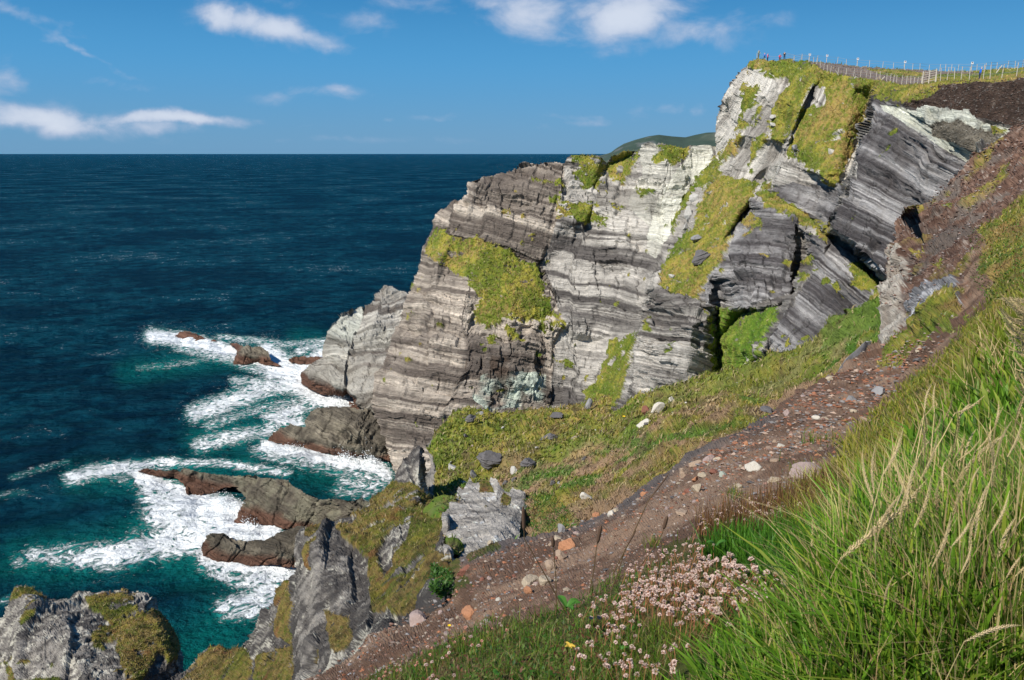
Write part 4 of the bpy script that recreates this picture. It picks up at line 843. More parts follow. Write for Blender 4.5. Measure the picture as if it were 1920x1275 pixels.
cd = t.ramp(t.m('ADD', acc, t.m('MULTIPLY', t.m('SUBTRACT', cn, .5), 1.7)), .15, .85)
cd = t.m('MULTIPLY', t.m('MULTIPLY', cd, t.ramp(acc, .04, .22)), .82)
shade = t.ramp(t.m('ADD', acc, t.m('MULTIPLY', t.m('SUBTRACT', cn, .5), 1.2)), .35, 1.15)
ccol = t.mix(shade, (3.4, 4.0, 5.3), (5.7, 6.0, 6.7))
SKYK = .115
K_ = 1/SKYK
el = t.m('DIVIDE', sep[2], 1.0)
g1 = t.mix(t.ramp(el, -.02, .12), (.105*K_, .275*K_, .47*K_), (.055*K_, .275*K_, .55*K_))
g2 = t.mix(t.ramp(el, .08, .26), g1, (.0*K_, .135*K_, .37*K_))
g3 = t.mix(t.ramp(el, .3, .9), g2, (.01*K_, .07*K_, .22*K_))
skc = t.mix(.93, sky.outputs[0], g3)
fin = t.mix(cd, skc, ccol)
bg = t.a('ShaderNodeBackground', i={'Color': fin, 'Strength': SKYK})
out = t.a('ShaderNodeOutputWorld'); t.l.new(bg.outputs[0], out.inputs[0])
sl = bpy.data.lights.new('sun', 'SUN'); sl.energy = 5.3; sl.angle = math.radians(.53); sl.color = (1, .955, .88)
so = bpy.data.objects.new('sun', sl); COL.objects.link(so); so.location = (-50, -50, 120)
dv = Vector((math.sin(SUN_AZ)*math.cos(SUN_EL), math.cos(SUN_AZ)*math.cos(SUN_EL), math.sin(SUN_EL)))
so.rotation_euler = dv.to_track_quat('Z', 'Y').to_euler()
scn.view_settings.view_transform = 'Standard'; scn.view_settings.look = 'None'; scn.view_settings.exposure = .22; scn.view_settings.gamma = 1
scn.cycles.max_bounces = 4
#@@OBJECTS@@
# ================================================================== vegetation as real blades
M_blade = blade_mat('grass_blade'); M_tuft = blade_mat('turf_blade', .25)
def blades(name, B, Hh, Wd, az, lean, ca, cb, seg=3, mat=None, face=None):
    n = len(B); up = np.array([0, 0, 1.]); dr = np.stack([np.cos(az), np.sin(az), 0*az], 1)
    fa = rng.uniform(0, math.pi, n) if face is None else face
    wd = np.stack([np.cos(fa), np.sin(fa), 0*fa], 1)
    V = np.zeros((n, 2*seg+1, 3)); C = np.zeros((n, 2*seg+1, 3))
    for k in range(seg+1):
        t_ = k/seg; c = B+up*(Hh*(t_-.38*lean*t_**2.2))[:, None]+dr*(Hh*lean*t_**1.9)[:, None]
        col = ca*(1-t_)+cb*t_
        if k == seg: V[:, -1] = c; C[:, -1] = col
        else:
            w_ = (Wd*(1-.55*t_**2)*.5)[:, None]*wd
            V[:, 2*k] = c-w_; V[:, 2*k+1] = c+w_; C[:, 2*k] = col; C[:, 2*k+1] = col
    o_ = np.arange(n)[:, None]*(2*seg+1)
    qs = [o_+np.array([[2*k, 2*k+1, 2*k+3, 2*k+2]]) for k in range(seg-1)]
    tr = o_+np.array([[2*seg-2, 2*seg-1, 2*seg]])
    return raw_mesh(name, V.reshape(-1, 3), [np.concatenate(qs), tr] if qs else [tr], mat or M_blade, C.reshape(-1, 3))
def pick(poly, n, bbox=None):
    p = np.array(poly, float); lo, hi = p.min(0), p.max(0)
    x = rng.uniform(lo[0], hi[0], n); y = rng.uniform(lo[1], hi[1], n); m = inside(poly, x, y)
    return x[m], y[m]
def mixc(n, cols, wts, jit=.25):
    i = rng.choice(len(cols), n, p=np.array(wts)/sum(wts)); c = np.array(cols)[i]
    return c*(1+rng.uniform(-jit, jit, (n, 1)))
GR, GD, YG, ST, BR = (.085, .20, .016), (.035, .10, .010), (.24, .30, .030), (.52, .41, .20), (.22, .115, .055)
# tall meadow on the right
P_tall = [(1000,1600),(1120,1440),(1280,1350),(1420,1280),(1510,1215),(1560,1150),(1580,1080),(1605,1010),(1645,950),(1685,890),(1730,830),(1775,765),(1815,705),(1848,645),(1880,590),(1920,540),(2060,500),(2250,480),(2250,1600)]
px, py = pick(P_tall, 72000); P, N, v, m = surf('ground', px, py); n = len(P)
cl = fbm(P[:, 0]*1.3, P[:, 1]*1.3, P[:, 2]*0, 3, 501); dd = P[:, 1]
hh = (.27+.16*cl)*rng.uniform(.4, 1.45, n)*np.clip(1.1-dd*.02, .6, 1)*(1+.25*sst(4, 9, dd)); hh = np.clip(hh*np.clip((px-1150)/550+.25, .4, 1), .06, .44)
ty = rng.uniform(0, 1, n)+.35*cl; yel = sst(4, 9, dd)*.5+.22*fbm(P[:, 0]*.8, P[:, 1]*.8, 0*dd, 3, 502)
straw = ty > .89-.20*sst(3.5, 8, dd)-.08*sst(1500, 1900, px)
ca = np.where(straw[:, None], mixc(n, [BR, ST], [1, 1]), mixc(n, [GD, (.05, .13, .010)], [3, 2])*.35*(1+.6*yel[:, None]))  # green roots darkened: shade between the blades put into their colour
cb = np.where(straw[:, None], mixc(n, [(.60, .47, .22), (.46, .31, .16)], [2, 1]), lerp(mixc(n, [(.11, .27, .016), (.19, .37, .026), (.30, .38, .04), (.05, .15, .012)], [3, 2.5, 1.5, 1.5]), np.array([.36, .34, .045]), np.clip(yel+.1, 0, .85)))
az = rng.normal(math.pi*.85, 1.5, n); lean = np.abs(rng.normal(.35, .28, n))
wd = np.where(straw, .0034, .013)*np.where(rng.uniform(0, 1, n) > .75, 1.5, 1.)*rng.uniform(.6, 1.3, n)*np.clip(dd/2.6, .75, 3.2)
hh = hh*np.where(inside([(1180,1200),(1480,1150),(1560,1300),(1180,1400)], px, py), .8, 1)
o = blades('meadow_grass', P-np.array([0, 0, .02]), np.where(straw, hh*1.25, hh), wd, az, np.clip(lean, 0, .95), ca, cb, 4)
tag(o, 'long green and straw-coloured meadow grass filling the lower right foreground', 'grass', kind='stuff')
# short turf on the near slope
P_short = [(560,1600),(600,1335),(655,1290),(700,1262),(760,1240),(830,1212),(900,1195),(1000,1168),(1070,1145),(1130,1105),(1180,1080),(1230,1045),(1290,1010),(1330,985),(1400,960),(1480,930),(1545,890),(1590,830),(1640,790),(1680,750),(1720,705),(1760,670),(1800,620),(1840,590),(1870,560),(1700,850),(1560,1000),(1450,1180),(1250,1260),(1200,1600)]
px, py = pick(P_short, 120000); P, N, v, m = surf('ground', px, py); n = len(P); dd = P[:, 1]
cl = fbm(P[:, 0]*2.2, P[:, 1]*2.2, 0*dd, 3, 503)
keep = rng.uniform(0, 1, n) < np.clip(.8+cl, .25, 1)*np.where(inside([(1185,1035),(1290,1010),(1400,1050),(1490,1090),(1400,1170),(1250,1190),(1180,1130)], px, py), .35, 1); P, px, py, dd, cl = P[keep], px[keep], py[keep], dd[keep], cl[keep]; n = len(P)
hh = np.clip((.075+.05*cl)*rng.uniform(.4, 1.6, n)*(1+.5*sst(4, 10, dd)), .02, .24)
ty = rng.uniform(0, 1, n); st_ = ty > .72
ca = np.where(st_[:, None], mixc(n, [BR, (.12, .07, .035)], [1, 1]), mixc(n, [GD, (.06, .11, .012)], [1, 1]))
cb = np.where(st_[:, None], mixc(n, [ST, BR, (.35, .2, .1)], [1, 1, 1]), mixc(n, [GR, YG, (.12, .16, .02)], [2, 1.5, 2]))
o = blades('turf', P-np.array([0, 0, .01]), hh, np.where(st_, .002, .0036)*np.clip(dd/2.8, .8, 3.5), rng.uniform(0, 6.28, n), np.clip(np.abs(rng.normal(.5, .35, n)), 0, 1.1), ca, cb, 2)
tag(o, 'short ragged turf with brown stems along the lower edge of the dirt track', 'grass', kind='stuff')
px, py = pick([(1470,940),(1560,885),(1590,825),(1650,765),(1700,712),(1770,655),(1830,590),(1870,540),(1910,480),(1930,560),(1880,650),(1820,730),(1760,800),(1710,880),(1660,960),(1610,1040),(1560,1110),(1500,1060)], 42000); P, N, v, m = surf('ground', px, py); n = len(P); dd = P[:, 1]
cl = fbm(P[:, 0]*1.1, P[:, 1]*1.1, 0*dd, 3, 504); st_ = rng.uniform(0, 1, n)+.4*cl > .62
ca = mixc(n, [(.09, .10, .012), (.06, .10, .010), (.12, .08, .03)], [2, 2, 1]); cb = np.where(st_[:, None], mixc(n, [(.56, .42, .18), (.44, .27, .12)], [2, 1]), mixc(n, [(.34, .33, .035), (.22, .27, .025), (.40, .33, .06)], [2, 2, 1]))
o = blades('rough_grass', P-np.array([0, 0, .02]), np.clip((.17+.1*cl)*rng.uniform(.4, 1.4, n), .04, .4), np.where(st_, .004, .008)*np.clip(dd/4, .8, 3), rng.normal(2.6, 1.3, n), np.clip(np.abs(rng.normal(.5, .3, n)), 0, 1), ca, cb, 3)
tag(o, 'golden olive rough grass along the upper edge of the meadow beside the track', 'grass', kind='stuff')
# ragged tufts out on the bare track
tx_, ty_ = pick([(1250,1030),(1330,985),(1450,930),(1560,870),(1640,780),(1700,700),(1600,740),(1500,830),(1380,900),(1280,960),(1150,1060),(1000,1140),(820,1200),(700,1255),(900,1190),(1100,1120)], 170)
px = np.repeat(tx_, 60)+rng.normal(0, 9, len(tx_)*60); py = np.repeat(ty_, 60)+rng.normal(0, 4, len(tx_)*60); P, N, v, m = surf('ground', px, py); n = len(P); dd = P[:, 1]
o = blades('track_tufts', P, rng.uniform(.03, .11, n)*np.clip(dd/5, .7, 2), .004*np.clip(dd/3.5, .8, 3), rng.uniform(0, 6.28, n), np.abs(rng.normal(.5, .3, n)), mixc(n, [GD, BR], [2, 1]), mixc(n, [GR, YG, (.35, .24, .1)], [2, 2, 2]), 2)
tag(o, 'thin ragged tufts of grass straying out onto the bare dirt track', 'grass', kind='stuff')
# brown sedge stems by the track
P_sed = [(1300,960),(1400,930),(1480,905),(1560,880),(1600,920),(1560,990),(1500,1050),(1400,1010),(1330,1000)]
px, py = pick(P_sed, 5200); P, N, v, m = surf('ground', px, py+35); n = len(P)
sc_ = mixc(n, [(.16, .075, .035), (.24, .15, .05), (.09, .05, .03)], [2, 1, 1])
o = blades('sedge', P, rng.uniform(.1, .26, n)*P[:, 1]/4., .004*np.ones(n)*P[:, 1]/4., rng.uniform(0, 6.28, n), np.abs(rng.normal(.08, .12, n)), sc_*.8, sc_*1.25, 2)
tag(o, 'reddish brown upright sedge stems between the track stones and the meadow', 'sedge', kind='stuff')
px, py = pick([(1310,1010),(1380,1000),(1500,1000),(1560,960),(1600,990),(1520,1110),(1440,1090),(1380,1045)], 9000); P, N, v, m = surf('ground', px, py+30); n = len(P)
g_ = mixc(n, [GR, GD, (.06, .17, .012)], [2, 2, 3])
o = blades('sedge_leaves', P, rng.uniform(.08, .22, n), .0065*np.ones(n), rng.uniform(0, 6.28, n), np.abs(rng.normal(.3, .25, n)), g_*.6, g_*1.3, 3)
tag(o, 'lush deep green blades just above the pale flower cushion', 'grass', kind='stuff')
# turf texture on the slopes further off, coloured like the ground it grows from
def turf_on(lname, poly, cnt, h0, w0, label, lean_az=.3):
    px, py = pick(poly, cnt); P, N, v, m = surf(lname, px, py); L = LAY[lname]
    i = ((py-L['y0'])/L['step']).astype(int); j = ((px-L['x0'])/L['step']).astype(int)
    keep = (v > .5) & m; P = P[keep]; c = L['cols'][i[keep], j[keep]]; n = len(P); k = np.clip(P[:, 1]/np.median(P[:, 1]), .4, 2)
    jt = rng.uniform(.55, 1.6, (n, 1)); c = c*jt*1.05; c[rng.uniform(0, 1, n) > .9] = (.42, .33, .17)
    o = blades(lname+'_turf', P-N[keep]*.03, h0*k*rng.uniform(.4, 1.4, n), w0*k*rng.uniform(.6, 1.3, n), rng.normal(lean_az, 1.2, n), np.clip(np.abs(rng.normal(.7, .35, n)), 0, 1.3), c*.75, c*1.15, 2, M_tuft)
    o.name = 'slope_turf'; return tag(o, label, 'grass', kind='stuff')
turf_on('grass_slope', A_out, 85000, .20, .055, 'yellow-green turf on the boulder-strewn saddle below the cliff')
turf_on('headland', M_out, 130000, .45, .15, 'yellow-green and ochre turf on the ledges and top of the headland')
turf_on('crag', C_out, 65000, .15, .028, 'brown and green turf streaking down the dark crag above the sea')
turf_on('sea_stack', S_out, 50000, .18, .04, 'brown-green turf capping the sea stack at bottom left')
turf_on('ground', [(1640,700),(1640,640),(1700,560),(1800,400),(1920,330),(2000,300),(2000,520),(1850,600),(1760,640),(1700,700)], 26000, .16, .04, 'rough turf between the dirt track and the scree bank on the right')
# heathery plants low down: small leaf cards
def leaves(name, poly, cnt, size, cols, label, layer_='ground', lift=.03, cat='plant'):
    px, py = pick(poly, cnt); P, N, v, m = surf(layer_, px, py); n = len(P)
    a = rng.uniform(0, 6.28, n); el = rng.uniform(-.2, 1.0, n); d = np.stack([np.cos(a)*np.cos(el), np.sin(a)*np.cos(el), np.sin(el)], 1)
    s_ = np.stack([-np.sin(a), np.cos(a), 0*a], 1); L_ = size*rng.uniform(.5, 1.4, n)[:, None]; b0 = P+np.array([0, 0, 1])*rng.uniform(0, lift, (n, 1))
    V = np.stack([b0, b0+d*L_*.5+s_*L_*.24-np.array([0, 0, .06])*L_, b0+d*L_, b0+d*L_*.5-s_*L_*.24], 1)
    c = mixc(n, cols, [1]*len(cols), .3)
    o = raw_mesh(name, V.reshape(-1, 3), np.arange(4*n).reshape(n, 4), M_blade, np.repeat(c, 4, 0))
    return tag(o, label, cat, kind='stuff')
leaves('ground_cover', [(640,1330),(700,1262),(850,1210),(1000,1175),(1150,1110),(1250,1060),(1180,1260),(1100,1330)], 9000, .022, [GD, (.07, .13, .015), (.16, .18, .05), (.14, .06, .03)], 'low leafy plants and heather woven through the turf at bottom centre')
leaves('ground_cover', [(812,1065),(850,1080),(848,1112),(822,1125),(806,1100)], 1400, .06, [GD, (.04, .10, .012), (.06, .13, .015)], 'bright green leafy tuft at the lower edge of the track beside the crag', 'ground', .05)
leaves('ground_cover', [(1000,960),(1060,960),(1100,985),(1060,1000),(1000,1004),(980,990)], 2600, .10, [(.05, .12, .014), (.07, .16, .02), (.16, .16, .03)], 'bright green herbs where the saddle turf meets the track', 'grass_slope', .15)
leaves('ground_cover', [(1820,430),(1920,380),(1920,560),(1860,580),(1830,540)], 2600, .09, [(.05, .11, .012), (.08, .17, .02), (.12, .09, .03)], 'green scrubby herbs on the bank at the right edge', 'ground', .2)
leaves('ground_cover', [(808,925),(835,925),(850,960),(835,1010),(812,985)], 1500, .16, [(.16, .14, .03), (.08, .12, .015), (.2, .12, .05)], 'rough herbs in the gap between the dark crag and the pale outcrop', 'grass_slope', .12)
# ------------------------------------------------------------------ stones
import bmesh
def ico(sub=3):
    bm = bmesh.new(); bmesh.ops.create_icosphere(bm, subdivisions=sub, radius=1); bm.verts.ensure_lookup_table()
    v = np.array([x.co[:] for x in bm.verts]); f = np.array([[q.index for q in x.verts] for x in bm.faces]); bm.free(); return v, f
ICO = ico(4); ICO2 = ico(2)
def stone_mesh(name, seed, mat, angular=.7, dims=(1, .75, .5), src=ICO, strat=0):
    r = np.random.default_rng(seed); v, f = src; npl = 9
    nn = r.normal(size=(npl, 3)); nn /= np.linalg.norm(nn, axis=1)[:, None]; dist = r.uniform(.42, .88, npl)
    dt = v@nn.T; rr = np.where(dt > .05, dist/np.maximum(dt, .05), 9).min(1); rr = np.minimum(rr, 1.15)
    rr = rr*angular+(1-angular)*.85
    V = v*rr[:, None]; V = V*(1+.16*fbm(V[:, 0]*2.2, V[:, 1]*2.2, V[:, 2]*2.2+seed, 5, 601, .65))[:, None]
    if strat:
        k = V[:, 2]*7+.6*V[:, 0]; V[:, 0] *= 1+strat*(stepv(k, 602)-.5); V[:, 1] *= 1+strat*(stepv(k+9, 603)-.5)
    V = V*np.array(dims)*.5/.9
    o = raw_mesh(name, V, f, mat, None, None, smooth=False); me = o.data
    bpy.data.objects.remove(o); return me
SM = {'white': plain('pale_quartz_stone', (.50, .465, .40), .85, 9, .28, .02), 'cream': plain('cream_stone', (.40, .33, .24), .85, 9, .3, .02), 'tan': plain('tan_stone', (.34, .25, .18), .9, 9, .35, .02),
 'orange': plain('orange_sandstone', (.40, .19, .10), .9, 8, .3, .02), 'red': plain('red_brown_stone', (.22, .095, .065), .9, 9, .35, .02), 'grey': plain('grey_stone', (.24, .235, .235), .85, 8, .35, .02),
 'dark': plain('dark_slate', (.115, .108, .108), .8, 5, .5, .03), 'pink': plain('pinkish_grey_stone', (.33, .25, .225), .9, 6, .35, .02), 'pale': plain('lichened_pale_stone', (.40, .385, .355), .9, 5, .5, .03), 'green': plain('pale_green_stone', (.33, .36, .30), .85, 9, .3, .02)}
SMESH = {}
def stone(px, py, w, h, col, label, layer_='ground', rot=None, cat='stone', group=None, sink=.2, name='stone', big=False):
    key = (col, random.randrange(3), big, round(min(1.6, max(.3, h/w)), 1))
    if key not in SMESH:
        asp = key[3]; SMESH[key] = stone_mesh(name, hash((key[1], len(SMESH))) % 9999+11, SM[col], .95 if big or col in ('dark', 'white', 'pale') else .86, (1, .8, min(1.5, asp*1.05)), ICO if big else (ICO2 if group else ICO), .22 if col == 'dark' else 0)
    P, N, v, m = surf(layer_, px, py+h*.35); L = float(np.linalg.norm(P-np.array([0, 0, H])))
    s_ = w/F*L
    o = bpy.data.objects.new(name, SMESH[key]); COL.objects.link(o)
    o.location = Vector(P)+Vector(N)*s_*(.5-sink)*min(1.2, h/w)*.7; o.scale = (s_, s_, s_)
    o.rotation_euler = (random.uniform(-.2, .2), math.radians(rot) if rot is not None else random.uniform(-.3, .3), random.uniform(-.7, .7) if rot is not None else random.uniform(0, 6.28))
    return tag(o, label, cat, group)
TS = [(1332,862,24,20,'pink','rounded pinkish brown stone in the cluster at the middle of the track'),(1348,867,13,9,'cream','small round cream pebble touching the pinkish stone on the track'),(1308,871,23,13,'tan','brown stone with a cream rim in the stone cluster on the track'),
 (1288,887,26,18,'tan','largest tan boulder at the left end of the track stone cluster'),(1321,893,19,12,'cream','cream stone below the middle of the track stone cluster'),(1341,889,19,12,'red','dark red-brown stone in the track cluster between two pale stones'),
 (1356,894,16,9,'green','pale greenish stone at the right end of the track cluster'),(1308,901,14,13,'orange','pinkish orange stone just under the tan boulder cluster'),(1416,878,27,25,'white','bright angular white-grey rock casting a dark shadow on the track'),
 (1451,893,27,15,'cream','knobbly cream rock right of the angular white rock'),(1459,871,17,10,'tan','tan wedge-shaped stone above the knobbly cream rock'),(1512,882,66,28,'pink','large flat pinkish grey boulder beside the grass at the track edge'),
 (1463,834,15,9,'white','small white stone on bare track above the rock cluster'),(1312,925,22,19,'cream','crumbly cream rock with red pebbles beside it, above the flowers'),(1294,926,17,10,'red','dark red flat pebble left of the crumbly cream rock'),
 (1390,917,19,15,'cream','pale cream stone among brown stems above the flowers'),(1400,829,13,9,'orange','bright orange pebble alone on the upper track'),(1283,965,26,10,'tan','long tan stone lying at the edge of the brown sedge'),
 (1063,1026,38,21,'orange','large smooth orange boulder lying tilted on the track',-35),(1034,1060,30,28,'tan','rounded tan-pink boulder left of the smooth orange one'),(1052,1047,26,15,'tan','brown stone wedged under the smooth orange boulder'),
 (877,1068,25,22,'red','red-brown rock near the left edge of the track',-40),(992,1080,32,20,'cream','cream rock with a dark shadowed side behind the plant stalks'),(1026,1090,28,20,'cream','crusted cream and brown stone behind the plant stalks'),
 (890,1149,34,26,'orange','angular orange-tan block half sunk in the track above the heather'),(786,1160,44,20,'pink','flat grey-tan slab at the lower left of the track'),(921,1022,13,10,'cream','small cream block where the track meets the pale outcrop'),
 (1054,994,15,18,'grey','pale blue-grey shard standing at the far edge of the track'),(1117,960,16,9,'orange','orange flat stone on the far lip of the track'),(1152,952,16,8,'cream','cream and orange slab on the far lip of the track'),
 (1048,1009,18,8,'cream','thin cream stone beside the blue-grey shard'),(994,1114,20,18,'orange','rough orange rock behind the leaning stalks'),(941,1135,10,9,'white','small bright white stone on the lower track'),
 (1633,789,38,15,'tan','broad brown-grey slab with a shadow under it on the upper track'),(1648,738,30,14,'grey','grey slab on the track near where it narrows'),(1561,706,24,11,'cream','cream slab at the far edge of the upper track'),
 (1727,654,18,8,'cream','cream stone on the track below the grey outcrop'),(1475,771,14,10,'pink','pinkish stone on the upper track near its far edge'),(1441,766,22,8,'dark','dark grey slab on the far lip of the upper track'),(1603,772,12,7,'cream','small cream stone left of the broad slab')]
for q in TS: stone(*q[:6], rot=q[6] if len(q) > 6 else None)
BS = [(883,791,19,15,'dark','dark blocky boulder high on the left of the grassy saddle'),(900,778,17,11,'grey','grey boulder at the foot of the cliff behind the dark blocky one'),(847,853,26,18,'pale','pale grey wedge boulder near the left edge of the saddle',-30),(923,851,44,28,'dark','largest dark slaty boulder in the middle of the saddle grass'),
 (994,858,32,18,'dark','dark grey oval boulder right of the largest slaty boulder'),(1030,801,36,20,'dark','dark winged slab high in the middle of the saddle'),(960,864,13,18,'pale','white-topped upright stone between the two big dark boulders'),(963,884,14,20,'dark','dark upright stone below the white-topped one'),
 (887,877,13,19,'grey','grey pointed stone left of the biggest slaty boulder'),(870,890,24,13,'pale','pale flat-topped boulder just above the jagged outcrop'),(1102,750,19,27,'grey','grey upright pillar stone at the saddle crest against the cliff'),(1043,779,24,6,'dark','thin dark blade of rock lying near the crest of the saddle'),
 (947,902,13,11,'dark','dark stone right above the jagged outcrop spikes'),(874,814,10,8,'dark','small dark stone on the upper left of the saddle'),(808,904,14,10,'grey','grey stone at the left lip of the saddle by the crag'),(1214,801,26,22,'white','white rough rock on the brown turf, lower of a leaning pair'),
 (1238,772,20,30,'white','white rough rock above the lower one of the leaning pair',35),(1264,750,15,20,'white','separate white rock near the saddle crest right of the pair'),(1219,779,17,14,'red','red-brown stone beside the pair of white rocks'),
 (1097,936,14,20,'white','white rock on the turf just above the track edge',-20),(1110,950,22,13,'white','white rock touching the track edge, lower of two',30),(1002,951,8,14,'white','thin white stone standing in the turf above the track'),(1101,868,12,9,'dark','small dark stone in the brown turf in mid saddle'),(1039,914,15,10,'dark','dark stone with pale crust in the turf above the herbs'),(1075,810,15,8,'pink','pinkish flat stone right of the winged slab')]
for q in BS: stone(*q[:6], layer_='grass_slope', rot=q[6] if len(q) > 6 else None, cat='boulder', name='boulder', big=True)
HS = [(1319,479,36,26,'dark','big dark tilted boulder resting in the grassy gully of the headland',-25),(1310,444,26,13,'grey','grey flat boulder in the gully above the big dark one'),(1262,520,11,10,'pale','small pale boulder low in the grassy gully'),(1453,232,14,9,'pale','pale block on the upper headland grass, lower of two'),(1451,217,14,9,'pale','pale block on the upper headland grass, upper of two'),
 (1562,283,17,9,'white','white rock on the broad yellow grass slope under the fence'),(1498,280,13,10,'grey','grey rock on the left side of the broad yellow grass slope'),(1297,400,20,26,'pale','pale stack of rock at the left edge of the gully'),(1310,370,16,18,'pale','pale block beside the top of the gully'),(1288,425,12,12,'pale','pale lump under the rock stack at the gully edge')]
for q in HS: stone(*q[:6], layer_='headland', rot=q[6] if len(q) > 6 else None, cat='boulder', name='boulder', big=True)
track = [(700,1225),(800,1172),(860,1100),(870,1060),(1000,1020),(1140,960),(1260,890),(1340,832),(1450,775),(1560,705),(1640,670),(1700,640),(1790,600),(1760,650),(1690,730),(1620,790),(1560,860),(1480,915),(1400,940),(1310,960),(1240,1020),(1100,1100),(950,1160),(800,1215)]
px, py = pick(track, 700)
wts = ['tan']*4+['red']*4+['pink']*3+['grey']*3+['cream']*3+['orange']*2+['white']+['dark']*2
for a, b_ in list(zip(px, py))[:215]:
    w_ = max(5.5, random.lognormvariate(2.15, .42))
    stone(float(a), float(b_), w_, w_*random.uniform(.35, .8), random.choice(wts), 'one of the many small stones scattered over the brown dirt track', group='small stones scattered on the dirt track', sink=.3)
px, py = pick([(820,830),(860,775),(1000,780),(1120,740),(1300,720),(1300,800),(1150,900),(1000,960),(850,930)], 75)
for a, b_ in zip(px, py):
    w_ = random.uniform(3, 8); stone(float(a), float(b_), w_, w_*.7, random.choice(['pale', 'dark', 'grey', 'white', 'pink']), 'one of the small stones dotted over the grassy saddle', 'grass_slope', group='small stones dotted over the saddle grass', sink=.3)
# gravel and scree too fine to count
def gravel(name, poly, cnt, s0, s1, cols, label, layer_='ground', power=2.):
    px, py = pick(poly, cnt); P, N, v, m = surf(layer_, px, py); n = len(P); L_ = np.linalg.norm(P-np.array([0, 0, H]), axis=1)
    sz = (s0+(s1-s0)*rng.uniform(0, 1, n)**power)/F*L_
    base = np.array([[1, 0, 0], [0, 1, 0], [-1, 0, 0], [0, -1, 0], [0, 0, .8], [0, 0, -.8]])
    V = base[None]+rng.uniform(-.35, .35, (n, 6, 3)); V *= (sz*.5)[:, None, None]*np.stack([np.ones(n), rng.uniform(.5, 1, n), rng.uniform(.3, .7, n)], 1)[:, None]
    a = rng.uniform(0, 6.28, n); ca_, sa_ = np.cos(a)[:, None], np.sin(a)[:, None]
    X_ = V[..., 0]*ca_-V[..., 1]*sa_; Y_ = V[..., 0]*sa_+V[..., 1]*ca_; V = np.stack([X_, Y_, V[..., 2]], -1)+(P+N*(sz*.15)[:, None])[:, None]
    fb = np.array([[0, 1, 4], [1, 2, 4], [2, 3, 4], [3, 0, 4], [1, 0, 5], [2, 1, 5], [3, 2, 5], [0, 3, 5]])
    f = (np.arange(n)[:, None, None]*6+fb[None]).reshape(-1, 3)
    c = np.repeat(mixc(n, cols, [1]*len(cols), .3), 6, 0)
    o = raw_mesh(name, V.reshape(-1, 3), f, M_grav, c, {'veg': np.zeros(n*6)}); return tag(o, label, 'gravel', kind='stuff')
M_grav = terrain_mat('gravel', 30, .004)
gravel('rubble', [(1290,880),(1440,778),(1570,698),(1640,672),(1720,640),(1770,640),(1690,720),(1620,800),(1540,850),(1450,860),(1380,900)], 6500, 2.5, 13, [(.26, .11, .06), (.20, .10, .065), (.30, .22, .17), (.14, .10, .085), (.17, .16, .155)], 'rusty flat rubble strewn over the upper end of the dirt track')
gravel('gravel', [(560,1290),(700,1190),(850,1100),(870,1045),(1000,1012),(1140,955),(1260,888),(1340,828),(1450,772),(1560,702),(1640,665),(1700,630),(1800,590),(1760,660),(1690,745),(1620,820),(1560,880),(1480,925),(1400,950),(1310,975),(1240,1040),(1100,1120),(950,1180),(800,1235),(650,1300)], 30000, 1.5, 10, [(.22, .13, .10), (.26, .11, .06), (.16, .12, .10), (.32, .26, .21), (.12, .07, .05), (.20, .19, .19)], 'fine brown and grey gravel of the dirt track')
gravel('scree', P_scree, 16000, 1.5, 7, [(.16, .09, .065), (.11, .06, .045), (.22, .15, .12), (.08, .05, .04), (.28, .24, .22)], 'dark red-brown scree bank at the right edge below the fence')
gravel('rubble', P_brown+[(1735,168)], 9000, 1, 4, [(.13, .08, .06), (.08, .055, .04), (.22, .20, .18), (.10, .07, .06)], 'dark peaty rubble band under the turf of the headland', 'headland')
gravel('rubble', P_rubble, 2500, 1, 4, [(.17, .14, .10), (.10, .09, .07), (.25, .23, .19)], 'brown rubble spilling across the white rock band', 'headland')
gravel('turf_litter', [(900,780),(1100,750),(1330,705),(1560,640),(1500,750),(1280,900),(1080,980),(980,980),(830,900)], 5000, 1, 3.5, [(.42, .30, .20), (.36, .34, .28), (.30, .2, .12)], 'dead straw litter and pebbles in the saddle turf', 'grass_slope')
# leaning slate slab beyond the track
def slab(pts, d0, d1, label, mat):
    A = [at(x, y, d) for (x, y), d in zip(pts, d0)]; Bk = [at(x, y, d) for (x, y), d in zip(pts, d1)]
    bm = bmesh.new(); va = [bm.verts.new(p) for p in A]; vb = [bm.verts.new(p) for p in Bk]; n = len(A)
    bm.faces.new(va); bm.faces.new(vb[::-1])
    for i in range(n): bm.faces.new((va[i], vb[i], vb[(i+1) % n], va[(i+1) % n]))
    bmesh.ops.recalc_face_normals(bm, faces=bm.faces); bmesh.ops.triangulate(bm, faces=bm.faces)
    bmesh.ops.subdivide_edges(bm, edges=bm.edges, cuts=5, use_grid_fill=True)
    for v_ in bm.verts:
        c = v_.co; a = np.array([c.x*3]), np.array([c.y*3]), np.array([c.z*3]); v_.co.z += .06*float(fbm(*a, 3, 701)[0]); v_.co.x += .05*float(fbm(*a, 3, 702)[0])
    me = bpy.data.meshes.new('slate_slab'); bm.to_mesh(me); bm.free(); me.materials.append(mat)
    o = bpy.data.objects.new('slate_slab', me); COL.objects.link(o); return tag(o, label, 'rock slab')
slab([(1570,698),(1585,675),(1622,641),(1634,640),(1630,655),(1600,690),(1585,702)], [29,30,33,34,33,30,28.5], [30.5,31.5,34.5,35.5,34.5,31.5,30], 'grey slate slab leaning up beyond the far edge of the upper track', SM['grey'])
